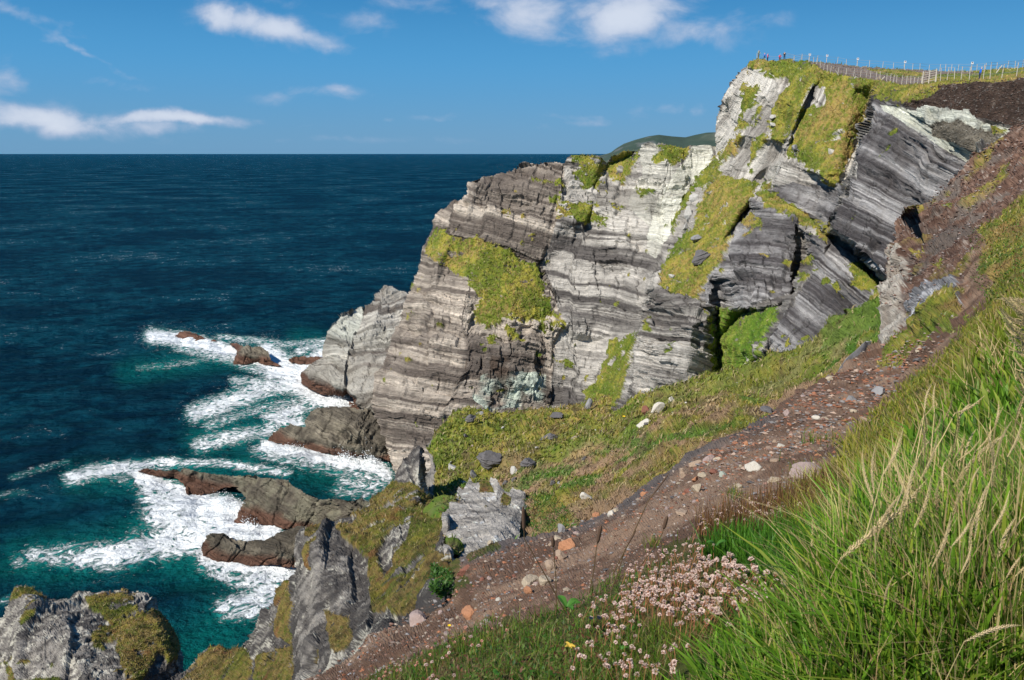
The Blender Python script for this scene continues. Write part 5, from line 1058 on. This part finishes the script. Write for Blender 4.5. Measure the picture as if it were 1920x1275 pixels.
# ------------------------------------------------------------------ sea thrift cushions
M_pet = plain('papery_petal', (.56, .42, .36), .8); M_cal = plain('brown_calyx', (.36, .15, .075), .8); M_stem = plain('thrift_stem', (.20, .13, .05), .8)
def flower_mesh(seed, red=False):
    r = np.random.default_rng(seed); V = []; Fc = []; mi = []
    def petal(d, L_, w_, base, k):
        d = d/np.linalg.norm(d); s_ = np.cross(d, [.3, .2, 1]); s_ /= np.linalg.norm(s_); u_ = np.cross(s_, d); i = len(V)
        b0 = base*d; V.extend([b0, b0+d*L_*.6+s_*w_+u_*w_*.3, b0+d*L_, b0+d*L_*.6-s_*w_+u_*w_*.3]); Fc.append((i, i+1, i+2, i+3)); mi.append(k)
    for k in range(26):
        d = r.normal(size=3); d[2] = abs(d[2])*.9-.15; petal(d, .009, .0032, .003, 0)
    for k in range(12):
        d = r.normal(size=3); d[2] = -abs(d[2])*.5; petal(d, .0075, .0028, .001, 1)
    if True:
        i = len(V); r0 = .0011
        V.extend([np.array(q_) for q_ in ((r0, 0, 0), (-r0*.5, r0*.87, 0), (-r0*.5, -r0*.87, 0), (r0, .006, -.10), (-r0*.5, .006+r0*.87, -.10), (-r0*.5, .006-r0*.87, -.10))])
        for a_, b_ in ((0, 1), (1, 2), (2, 0)): Fc.append((i+a_, i+b_, i+3+b_, i+3+a_)); mi.append(1)
    me = bpy.data.meshes.new('flower_head'); me.from_pydata([tuple(v_) for v_ in V], [], Fc); me.materials.append(M_pet if not red else plain('faded_pink_petal', (.62, .32, .24), .7)); me.materials.append(M_cal)
    me.polygons.foreach_set('material_index', mi); return me
FM = [flower_mesh(s_) for s_ in (1, 2, 3, 4)]; FMR = [flower_mesh(s_, True) for s_ in (5, 6)]
def tube(bm, pts, r0, r1, sides=4):
    rings = []
    for i, p in enumerate(pts):
        a = Vector(pts[min(i+1, len(pts)-1)])-Vector(pts[max(i-1, 0)]); a.normalize()
        s_ = a.cross(Vector((.2, .9, .1))).normalized(); u_ = a.cross(s_); r = r0+(r1-r0)*i/(len(pts)-1)
        rings.append([bm.verts.new(Vector(p)+(s_*math.cos(q)+u_*math.sin(q))*r) for q in [k*2*math.pi/sides for k in range(sides)]])
    for A, B in zip(rings[:-1], rings[1:]):
        for k in range(sides): bm.faces.new((A[k], A[(k+1) % sides], B[(k+1) % sides], B[k]))
    bm.faces.new(rings[-1]); bm.faces.new(rings[0][::-1])
def bm_obj(name, bm, mat, parent=None):
    me = bpy.data.meshes.new(name); bm.to_mesh(me); bm.free(); me.materials.append(mat)
    o = bpy.data.objects.new(name, me); COL.objects.link(o)
    if parent: o.parent = parent
    return o
def thrift(poly, cnt, hgt, label, meshes, red=0., size=1.15, group=None):
    px, py = pick(poly, cnt*3); px, py = px[:cnt], py[:cnt]; up = hgt/2.6*900*.5
    P, N, v, m = surf('ground', px, py+hgt*F/3.2*.6)
    c0 = Vector(P.mean(0)); root = empty('sea_thrift', c0); tag(root, label, 'thrift', group)
    rest = []
    order = np.argsort(P[:, 1])
    for n_, i in enumerate(order):
        b = Vector(P[i])-c0; h_ = hgt*random.uniform(.7, 1.25); tp = b+Vector((random.uniform(-.25, .25)*h_, random.uniform(-.25, .25)*h_, h_))
        me = random.choice(meshes); s_ = size*random.uniform(.75, 1.25)
        M_ = Matrix.Translation(tp) @ Matrix.Rotation(random.uniform(0, 6.28), 4, 'Z') @ Matrix.Rotation(random.uniform(-.5, .5), 4, 'X') @ Matrix.Scale(s_, 4)
        if n_ < 100:
            o = bpy.data.objects.new('flower_head', me); COL.objects.link(o); o.parent = root; o.matrix_local = M_
        else: rest.append((me, M_))
    if rest:
        bm = bmesh.new()
        for me, M_ in rest:
            tmp = me.copy(); tmp.transform(M_); bm.from_mesh(tmp); bpy.data.meshes.remove(tmp)
        o = bm_obj('flower_heads', bm, M_pet, root); o.data.materials.append(M_cal); o['kind'] = 'stuff'
thrift([(1190,1060),(1240,1035),(1290,1022),(1330,1025),(1365,1045),(1400,1065),(1440,1085),(1485,1100),(1440,1120),(1400,1160),(1330,1190),(1240,1180),(1160,1160),(1165,1100)], 420, .10, 'dense cushion of papery pale pink thrift heads at the centre of the foreground', FM, size=.86)
thrift([(1295,965),(1320,950),(1380,935),(1430,930),(1480,945),(1500,965),(1440,975),(1380,985),(1320,995)], 95, .10, 'smaller band of pale thrift heads among brown stems behind the big cushion', FM, size=.95)
thrift([(700,1250),(780,1215),(860,1180),(920,1165),(960,1180),(900,1230),(850,1280),(720,1290)], 48, .07, 'sparse faded orange-pink thrift heads at bottom left of the turf', FMR+FM[:1], size=.85)
thrift([(1100,1140),(1180,1110),(1190,1200),(1300,1230),(1250,1290),(1060,1260)], 85, .09, 'loose scatter of whitish thrift heads in the grass at bottom centre', FM, size=.8)
# ------------------------------------------------------------------ marram seed heads
M_straw = plain('straw_spikelet', (.50, .38, .21), .7, 300, .25); M_str2 = plain('straw_stalk', (.42, .33, .15), .7); M_dkst = plain('dark_stalk', (.10, .065, .03), .8); M_dkhd = plain('dark_seed', (.085, .05, .032), .85)
def seedhead(bx, by, tx, ty, d, label, group='straw-coloured grass seed heads in the foreground', dark=False, wide=1., plant='seed_head_grass', cat='grass head', curve=.12):
    a = at(bx, by, d); b = at(tx, ty, d*random.uniform(.97, 1.06)); ax = b-a; L_ = ax.length
    side = ax.cross(Vector((0, 1, 0))).normalized()*random.choice((-1, 1)); cv = lambda t_: a+ax*t_+side*L_*curve*math.sin(t_*math.pi)*.5
    g, _, _, _ = surf('ground', min(2200, max(400, bx+(bx-tx)*.6)), min(1580, by+170)); base = a-ax*.6; base.z = min(base.z, a.z-.12); base = base.lerp(Vector(g), .35) if (Vector(g)-a).length < 1.2 else base
    root = empty(plant, base); tag(root, label, cat, group); bm = bmesh.new()
    tube(bm, [base-base, (base.lerp(a, .5)-base)+ax*.04, a-base, cv(.5)-base, cv(.97)-base], .0016*d/1.8, .0007*d/1.8, 4); bm_obj('stalk', bm, M_dkst if dark else M_str2, root)
    bm = bmesh.new(); n_ = int(100*wide); u0 = ax.normalized(); s0 = u0.cross(Vector((.1, 1, .3))).normalized(); v0 = u0.cross(s0)
    for k in range(n_):
        t_ = k/n_; prof = (math.sin(math.pi*min(1, t_*1.0+.08))**.6)*.9+.1; c = cv(t_)-base; ang = k*2.4; o_ = s0*math.cos(ang)+v0*math.sin(ang)
        sl_ = L_*.068*prof; r = L_*.013*wide*prof; dvec = (u0*1.0+o_*.55).normalized(); p0 = c+o_*r*.3; p1 = p0+dvec*sl_; mid = p0.lerp(p1, .4); w_ = sl_*.15
        sd = dvec.cross(o_).normalized()*w_; up_ = o_*w_*.8
        q = [bm.verts.new(p) for p in (p0, mid+sd, mid+up_, mid-sd, mid-up_, p1)]
        for i in (1, 2, 3, 4):
            j = i % 4+1; bm.faces.new((q[0], q[j], q[i])); bm.faces.new((q[i], q[j], q[5]))
    bm_obj('seed_head', bm, M_dkhd if dark else M_straw, root)
    return root
SH = [(1575,1049,1687,925,1.7,'big arching seed head left of centre of the meadow, lower of a crossing pair'),(1591,1029,1743,892,1.75,'longest arching seed head of the crossing pair, pointing to upper right'),(1509,1077,1523,972,2.1,'upright pale seed head standing alone at the left side of the meadow'),
 (1727,1077,1731,984,2.1,'slim vertical seed head in the middle of the right meadow'),(1804,1089,1768,993,1.8,'drooping ladder-like seed head leaning left in the right meadow'),(1751,1209,1784,1105,1.5,'thick brownish seed head in the lower right meadow'),
 (1511,1189,1549,1137,1.7,'short pale seed head low in the meadow below the arching pair'),(1451,1181,1507,1163,1.7,'nearly horizontal small seed head beside the flower cushion'),(1808,1203,1918,1172,1.3,'nearly horizontal seed head crossing the lower right edge'),
 (1886,1085,1925,1035,1.5,'seed head cut by the right edge at mid meadow'),(1884,1029,1922,966,1.6,'dense seed head by the right edge above its neighbour'),(1824,948,1874,886,2.2,'brown feathery seed head in the upper right meadow'),
 (1784,920,1876,816,2.2,'long feathery seed head leaning right in the upper meadow'),(1772,880,1792,812,2.6,'upright seed head, leftmost of those against the yellow grass'),(1796,856,1794,818,2.7,'small upright green-tinged seed head in the yellow grass'),
 (1835,846,1833,803,2.8,'slim upright seed head in the yellow grass near the right'),(1888,815,1886,786,2.8,'tiny upright seed head in the yellow grass by the right edge'),(1647,1041,1659,976,2.0,'thin faded seed head right of the arching pair'),(1856,976,1880,908,2.0,'curved pale seed head near the right edge of the meadow'),
 (1902,700,1905,690,3,''),]
for q in SH[:-1]: seedhead(*q, wide=1.0 if q[4] < 2.3 else .8)
for k in range(46):
    x0_ = random.uniform(1600, 1930); y0_ = random.uniform(830, 1200)-(1900-x0_)*-.15; l_ = random.uniform(55, 120); ang = math.radians(random.gauss(72, 20))
    seedhead(x0_, y0_, x0_+l_*math.cos(ang), y0_-l_*math.sin(ang), random.uniform(1.45, 1.9), 'one of the many straw seed heads standing among the green blades of the right meadow', 'straw seed heads among the right meadow blades', wide=1.0)
for k in range(26):
    x0_ = random.uniform(1700, 1915); y0_ = random.uniform(770, 930); l_ = random.uniform(35, 70); ang = math.radians(random.gauss(68, 18))
    seedhead(x0_, y0_, x0_+l_*math.cos(ang), y0_-l_*math.sin(ang), 2.3, 'one of the small distant seed heads in the yellow grass of the upper meadow', 'small seed heads in the upper meadow', wide=.7)
for k in range(46):
    x0_ = random.uniform(1925, 1990); y0_ = random.uniform(590, 760); x1_ = random.uniform(1858, 1900)+.25*(y0_-590); y1_ = y0_-random.uniform(28, 60)
    seedhead(x0_, y0_, x1_, y1_, 2.4, 'one of the blond grass plumes fanning in from the right edge', 'blond grass plumes fanning in from the right edge', wide=.95, curve=.2)
PL = [(1061,1152,983,1010,981,950,'tall plantain stalk with a double dark head leaning left over the track'),(1043,1148,1038,1030,1036,1008,'short plantain stalk with a round dark head beside the tall one'),(1150,1075,1215,940,1254,888,'long thin plantain stalk leaning right across the track'),
 (1200,1062,1242,1000,1251,968,'shorter plantain stalk leaning right near the flower cushion'),(1105,1112,1118,1030,1127,985,'plantain stalk with a brown drooping head above the turf'),(1145,1110,1172,1030,1192,995,'bare thin stalk leaning right above the turf')]
for (bx, by, hx, hy, tx, ty, lab) in PL:
    d = 2.9; root = empty('plantain', at(bx, by, d)); tag(root, lab, 'plantain'); o0 = root.location
    bm = bmesh.new(); A, B = at(bx, by, d), at(hx, hy, d); tube(bm, [A-o0, A.lerp(B, .5)-o0+Vector((.004, 0, 0)), B-o0, at(tx, ty, d)-o0], .0026, .0016, 5); bm_obj('stalk', bm, M_dkst, root)
    bm = bmesh.new(); T = at(tx, ty, d)-o0; S_ = B.lerp(at(tx, ty, d), .25)-o0; mid = S_.lerp(T, .5); wdt = .008 if 'thin' not in lab else .004
    ring = [S_, S_.lerp(T, .15), S_.lerp(T, .5), S_.lerp(T, .85), T]; rr_ = [.3, .9, 1, .9, .3]; prev = None
    for p, r_ in zip(ring, rr_):
        cur = [bm.verts.new(p+Vector((math.cos(q), math.sin(q), .2*math.sin(3*q)))*wdt*r_) for q in [k*math.pi/4 for k in range(8)]]
        if prev:
            for k in range(8): bm.faces.new((prev[k], prev[(k+1) % 8], cur[(k+1) % 8], cur[k]))
        else: bm.faces.new(cur[::-1])
        prev = cur
    bm.faces.new(prev); bm_obj('seed_head', bm, M_dkhd, root)
M_leaf = plain('green_leaf', (.045, .13, .015), .5, 40, .2); M_yl = plain('yellow_leaf', (.50, .34, .05), .6, 40, .2); M_yf = plain('yellow_petal', (.85, .55, .02), .6)
def leafplant(px_, py_, d, n_, L_, mat, label, cat='leafy plant'):
    root = empty('leafy_plant', at(px_, py_, d)); tag(root, label, cat)
    for k in range(n_):
        bm = bmesh.new(); a = random.uniform(0, 6.28); dr = Vector((math.cos(a), math.sin(a), 0)); sd = Vector((-dr.y, dr.x, 0)); l_ = L_*random.uniform(.7, 1.2); prev = None
        for i in range(7):
            t_ = i/6; c = dr*l_*t_*.8+Vector((0, 0, l_*(t_*.9-.6*t_*t_))); w_ = l_*.2*math.sin(math.pi*(t_*.93+.05))+.0005
            cur = [bm.verts.new(c-sd*w_+Vector((0, 0, w_*.35))), bm.verts.new(c), bm.verts.new(c+sd*w_+Vector((0, 0, w_*.35)))]
            if prev:
                for j in (0, 1): bm.faces.new((prev[j], prev[j+1], cur[j+1], cur[j]))
            prev = cur
        bm_obj('leaf', bm, mat, root)
leafplant(1343,1022,3.0,4,.045,M_leaf,'bright green broad-leaved plant at the edge of the sedge')
leafplant(1062,1140,2.8,6,.07,M_leaf,'green rosette of long leaves at the foot of the tall plantain stalks')
leafplant(1068,1214,2.6,9,.026,M_yl,'small plant with yellowed leaves in the turf at bottom centre')
leafplant(1165,1218,2.4,5,.025,M_leaf,'small green leaf rosette right of the yellowed plant')
leafplant(935,1262,2.7,6,.035,M_leaf,'pale green rosette at the bottom edge left of centre')
root = leafplant
def yflower(px_, py_, layer_, sz, label):
    P, N, v, m = surf(layer_, px_, py_+3); o0 = Vector(P); r_ = empty('yellow_flower', o0); tag(r_, label, 'flower')
    bm = bmesh.new(); tube(bm, [Vector((0, 0, 0)), Vector((0, 0, sz*2))], sz*.06, sz*.05, 4); bm_obj('stem', bm, M_leaf, r_)
    bm = bmesh.new()
    for k in range(12):
        a = k*math.pi/6; d1 = Vector((math.cos(a), math.sin(a), .35)); s1 = Vector((-math.sin(a), math.cos(a), 0)); c = Vector((0, 0, sz*2))
        bm.faces.new([bm.verts.new(p) for p in (c, c+d1*sz*.35+s1*sz*.1, c+d1*sz*.5, c+d1*sz*.35-s1*sz*.1)])
    bm_obj('petals', bm, M_yf, r_)
yflower(1178, 806, 'grass_slope', .26, 'single yellow flower in the saddle turf left of the white rocks')
yflower(844, 1188, 'ground', .03, 'small yellow flower among the faded thrift at bottom left')
# ------------------------------------------------------------------ fences on the headland
M_post = plain('weathered_post', (.50, .45, .38), .85, 12, .3, .01); M_wire = plain('fence_wire', (.16, .17, .18), .5); M_sign = plain('white_sign', (.82, .80, .80), .5); M_sred = plain('sign_red', (.75, .12, .08), .5)
def on_head(px_, py_):
    P, N, v, m = surf('headland', px_, py_); return Vector(P)
def post(root, p, h_, lean=(0, 0), r=.052, name='fence_post'):
    bm = bmesh.new(); top = Vector((lean[0]*h_, lean[1]*h_, h_)); b = p-root.location
    tube(bm, [b-Vector((0, 0, .4)), b+top*.5, b+top], r, r*.92, 7); return bm_obj(name, bm, M_post, root)
def fence(bases, h_, label, wires=(.35, .7, 1.0), tall=None):
    P = [on_head(*b[:2]) for b in bases]; root = empty('post_and_wire_fence', P[0]); tag(root, label, 'fence')
    for i, p in enumerate(P):
        post(root, p, (tall or {}).get(i, h_)*random.uniform(.9, 1.1), (random.uniform(-.08, .08), random.uniform(-.05, .05)))
    bm = bmesh.new(); o0 = root.location
    for f_ in wires:
        for a, b in zip(P[:-1], P[1:]):
            A = a-o0+Vector((0, 0, h_*f_)); B = b-o0+Vector((0, 0, h_*f_)); tube(bm, [A, A.lerp(B, .5)-Vector((0, 0, .03)), B], .022, .022, 3)
    bm_obj('wire', bm, M_wire, root); return root, P
near_b = [(1420,112),(1441,112),(1462,113),(1473,113),(1490,115.5),(1504,118),(1516,122),(1525,126),(1532,128),(1539,131),(1545,132.5),(1552,134),(1558,135.5),(1572,139.6),(1588,142),(1601,144),(1613,146),(1625,147.5),(1632,148),(1643,149.5),(1651,150.5),(1664,153),(1670,154),(1676,156),(1682,157),(1691,159),(1700,160),(1708,160),(1714,160),(1720,160),(1728,159.5)]
fence(near_b, 1.25, 'near post and wire fence running down the turf edge from the people to the gate')
fence([(1756,154.5),(1764,153),(1776,151.5),(1790,150.5),(1803,150),(1819,149.5),(1844,149),(1857,148.5),(1879,147),(1906,143.5),(1940,139),(1980,136)], 1.75, 'taller fence of pale posts from the gate to the right edge above the peat band')
far_b = [(1473,111.5),(1490,113.5),(1504,115),(1517,117),(1533,117.5),(1550,119),(1571,121),(1588,123.5),(1608,126),(1630,127.5),(1656,129),(1675,130.5),(1696,131.5),(1711,132.5),(1725,133),(1742,134),(1763,134.5),(1773,135),(1784,135),(1796,135),(1821,135),(1833,134.5),(1847,133.5),(1859,132),(1870,131),(1889,130),(1903,130),(1917,129),(1950,128)]
rt, FP = fence(far_b, 1.3, 'far wire fence along the skyline of the headland carrying small white notices', (1.0, .6))
# gate
g0, g1 = on_head(1730, 159), on_head(1754, 154.5); root = empty('field_gate', g0); tag(root, 'grey metal gate in the headland fence beside a pale stone path', 'gate'); bm = bmesh.new()
for f_ in (.25, .6, .95, 1.3, 1.6): tube(bm, [Vector((0, 0, f_)), (g1-g0)+Vector((0, 0, f_))], .05, .05, 5)
bm_obj('bars', bm, M_post, root)
for p in (g0, g0.lerp(g1, .5), g1): post(root, p, 1.9, r=.09, name='gate_post')
for (bx, by, tx, ty, lab) in [(1574,140,1566,131,'short leaning brace beside the upper part of the near fence'),(1646,159,1660,143,'long leaning brace post where the near fence bends'),(1868,137,1879,123,'yellowish leaning prop at the right end of the skyline fence')]:
    A = on_head(bx, by); dd_ = A.y; B = at(tx, ty, dd_); root = empty('brace_post', A); tag(root, lab, 'brace post'); bm = bmesh.new(); tube(bm, [Vector((0, 0, -.2)), (B-A)*.5, B-A], .08, .075, 6); bm_obj('timber', bm, M_post, root)
def sign(idx, lab, w_=.46):
    p = FP[idx]; root = empty('warning_sign', p+Vector((0, -.12, 1.5))); tag(root, lab, 'sign', 'small white notices on the skyline fence')
    bm = bmesh.new(); bmesh.ops.create_cube(bm, size=1, matrix=Matrix.Diagonal((w_, .03, .42, 1))); bmesh.ops.bevel(bm, geom=bm.edges, offset=.008, segments=1); bm_obj('board', bm, M_sign, root)
    bm = bmesh.new(); pr = [(-.17, .02), (.17, .02), (0, .22)]; fr_ = [bm.verts.new((x, -.019, z)) for x, z in pr]; bm.faces.new(fr_)
    bmesh.ops.extrude_face_region(bm, geom=bm.faces[:]); bm_obj('warning_triangle', bm, M_sred, root)
    bm = bmesh.new(); tube(bm, [Vector((0, .02, -1.5)), Vector((0, .02, .1))], .03, .03, 5); bm_obj('stake', bm, M_post, root)
for i, lb in ((3, 'leftmost white notice on the skyline fence, nearest the people'), (5, 'second white notice from the left on the skyline fence'), (8, 'third white notice from the left on the skyline fence'), (12, 'fourth white notice, above the green strip of the headland'), (20, 'rightmost white notice, just left of the person in blue')): sign(i, lb)
# ------------------------------------------------------------------ people
M_skin = plain('skin', (.55, .34, .25), .6); M_den = plain('dark_trousers', (.03, .035, .06), .8); M_kh = plain('khaki_trousers', (.25, .20, .13), .8); M_wh = plain('white_cotton', (.75, .74, .72), .8); M_hd = plain('brown_hair', (.06, .035, .02), .7); M_shoe = plain('dark_shoe', (.03, .025, .02), .6)
def skinned(name, J, E, mat, parent):
    me = bpy.data.meshes.new(name); me.from_pydata([j[0] for j in J], E, []); me.materials.append(mat)
    o = bpy.data.objects.new(name, me); COL.objects.link(o); o.parent = parent
    md = o.modifiers.new('Skin', 'SKIN'); md.use_smooth_shade = True
    if not me.skin_vertices: me.skin_vertices.new() if hasattr(me.skin_vertices, 'new') else None
    if me.skin_vertices:
        for v_, j in zip(me.skin_vertices[0].data, J): v_.radius = (j[1], j[1] if len(j) < 3 else j[2])
        me.skin_vertices[0].data[0].use_root = True
    sb_ = o.modifiers.new('Sub', 'SUBSURF'); sb_.levels = 1; sb_.render_levels = 1
    return o
def person(px_, py_, sc_, jcol, tmat, label, rz=0., bend=0., hair=M_hd, arms='rail'):
    p = on_head(px_, py_); root = empty('person', p, rz); root.scale = (sc_,)*3; tag(root, label, 'person')
    ax_ = -.28 if arms == 'rail' else -.05; az_ = 1.12 if arms == 'rail' else .82
    ar = [((-.19, -.02*bend, 1.42), .055), ((-.27, -.08, 1.16), .045), ((-.24, ax_, az_), .035), ((-.23, ax_-.07, az_-.03), .03), ((.19, -.02*bend, 1.42), .055), ((.27, -.08, 1.16), .045), ((.24, ax_, az_), .035), ((.23, ax_-.07, az_-.03), .03)]
    core = [((0, 0, .95), .13, .10), ((0, -.02, 1.15), .12, .09), ((0, -.03*bend, 1.38), .14, .09), ((0, -.04*bend, 1.50), .05), ((0, -.05*bend-.02, 1.60), .085, .095), ((0, -.05*bend-.02, 1.70), .075, .085)]
    leg = [((-.09, 0, .90), .085), ((-.10, -.02, .50), .06), ((-.10, .02, .10), .042), ((-.11, -.14, .04), .035), ((.09, 0, .90), .085), ((.11, .03, .50), .06), ((.12, .06, .10), .042), ((.12, -.10, .04), .035)]
    J = core+ar+leg; E = [(0, 1), (1, 2), (2, 3), (3, 4), (4, 5), (2, 6), (6, 7), (7, 8), (8, 9), (2, 10), (10, 11), (11, 12), (12, 13), (0, 14), (14, 15), (15, 16), (16, 17), (0, 18), (18, 19), (19, 20), (20, 21)]
    skinned('body', J, E, M_skin, root)
    g = lambda j, k: (j[0], *[r*k for r in j[1:]])
    JJ = [g(core[0], 1.2), g(core[1], 1.22), g(core[2], 1.2), g(ar[0], 1.35), g(ar[1], 1.35), g(ar[2], 1.35), g(ar[4], 1.35), g(ar[5], 1.35), g(ar[6], 1.35), ((0, 0, .82), .17, .13)]
    skinned('jacket', JJ, [(0, 1), (1, 2), (2, 3), (3, 4), (4, 5), (2, 6), (6, 7), (7, 8), (0, 9)], jcol, root)
    T = [((0, 0, .95), .14, .11)]+[g(leg[0], 1.2), g(leg[1], 1.25), g(leg[2], 1.4), g(leg[4], 1.2), g(leg[5], 1.25), g(leg[6], 1.4)]
    skinned('trousers', T, [(0, 1), (1, 2), (2, 3), (0, 4), (4, 5), (5, 6)], tmat, root)
    hy = -.05*bend-.02; skinned('hair', [((0, hy+.03, 1.66), .085, .09), ((0, hy+.02, 1.73), .075, .08)], [(0, 1)], hair, root)
    return root
mk_c = lambda n_, c: plain(n_, c, .8)
person(1423, 111.5, 1.0, mk_c('sage_green_coat', (.30, .38, .26)), M_kh, 'person in a pale sage green coat at the far left of the viewpoint fence', .4, 1.)
person(1430.5, 111.5, .92, mk_c('bright_blue_coat', (.03, .16, .62)), M_den, 'person in a bright blue jacket standing second from left by the fence', -.3, 1.)
person(1439, 111.5, .98, mk_c('pink_coat', (.85, .17, .33)), M_den, 'person in a vivid pink jacket third from left at the viewpoint fence', .8, 1.)
person(1463, 112.5, .96, mk_c('crimson_top', (.72, .05, .12)), M_den, 'person in a crimson top with pale hair leaning at the fence', .1, 2., plain('pale_pink_hat', (.82, .45, .5), .8))
person(1470.5, 112.5, .98, mk_c('black_coat', (.015, .02, .03)), M_den, 'person dressed in black beside the one in crimson', -.5, 1.)
person(1837, 150, .98, mk_c('royal_blue_coat', (.01, .13, .65)), M_den, 'person in a royal blue jacket and pale cap walking alone on the right', 1.2, 3., M_wh, 'walk')

# ------------------------------------------------------------------ spray thrown up where waves break
M_spray = plain('sea_spray', (.9, .92, .92), .9)
def spray(spots, label):
    V = []; Fc = []; nv = 0; vi, fi = ico(1)
    for (x_, y_, wpx, hz, cnt) in spots:
        for k in range(cnt):
            ax_ = random.gauss(0, wpx*.5); p = at(x_+ax_, y_+random.gauss(0, 2), 0); hgt = abs(random.gauss(0, hz))*math.exp(-(ax_/wpx)**2)
            p = np.array(p)+np.array([random.gauss(0, .5)-hgt*.3, random.gauss(0, .6), .2+hgt]); r = random.uniform(.03, .15)*(1.1-.6*min(1, hgt/(2.2*hz)))
            V.append(vi*r*rng.uniform(.6, 1.3, (1, 3))+p); Fc.append(fi+nv); nv += len(vi)
    o = raw_mesh('sea_spray', np.concatenate(V), np.concatenate(Fc), M_spray); return tag(o, label, 'spray', kind='stuff')
spray([(655,866,22,1.6,420), (700,870,16,2.2,420), (560,843,30,.7,200), (430,952,22,1.5,500), (470,985,16,.9,160), (640,750,20,1.1,300), (545,1064,12,1.3,240), (470,1062,40,.5,200), (300,893,30,.5,150), (480,688,24,.6,160), (350,640,20,.5,120), (360,930,20,.8,220), (590,740,16,.8,160), (400,1050,12,.7,120)][:6], 'white spray thrown up where the swell breaks on the rocks')
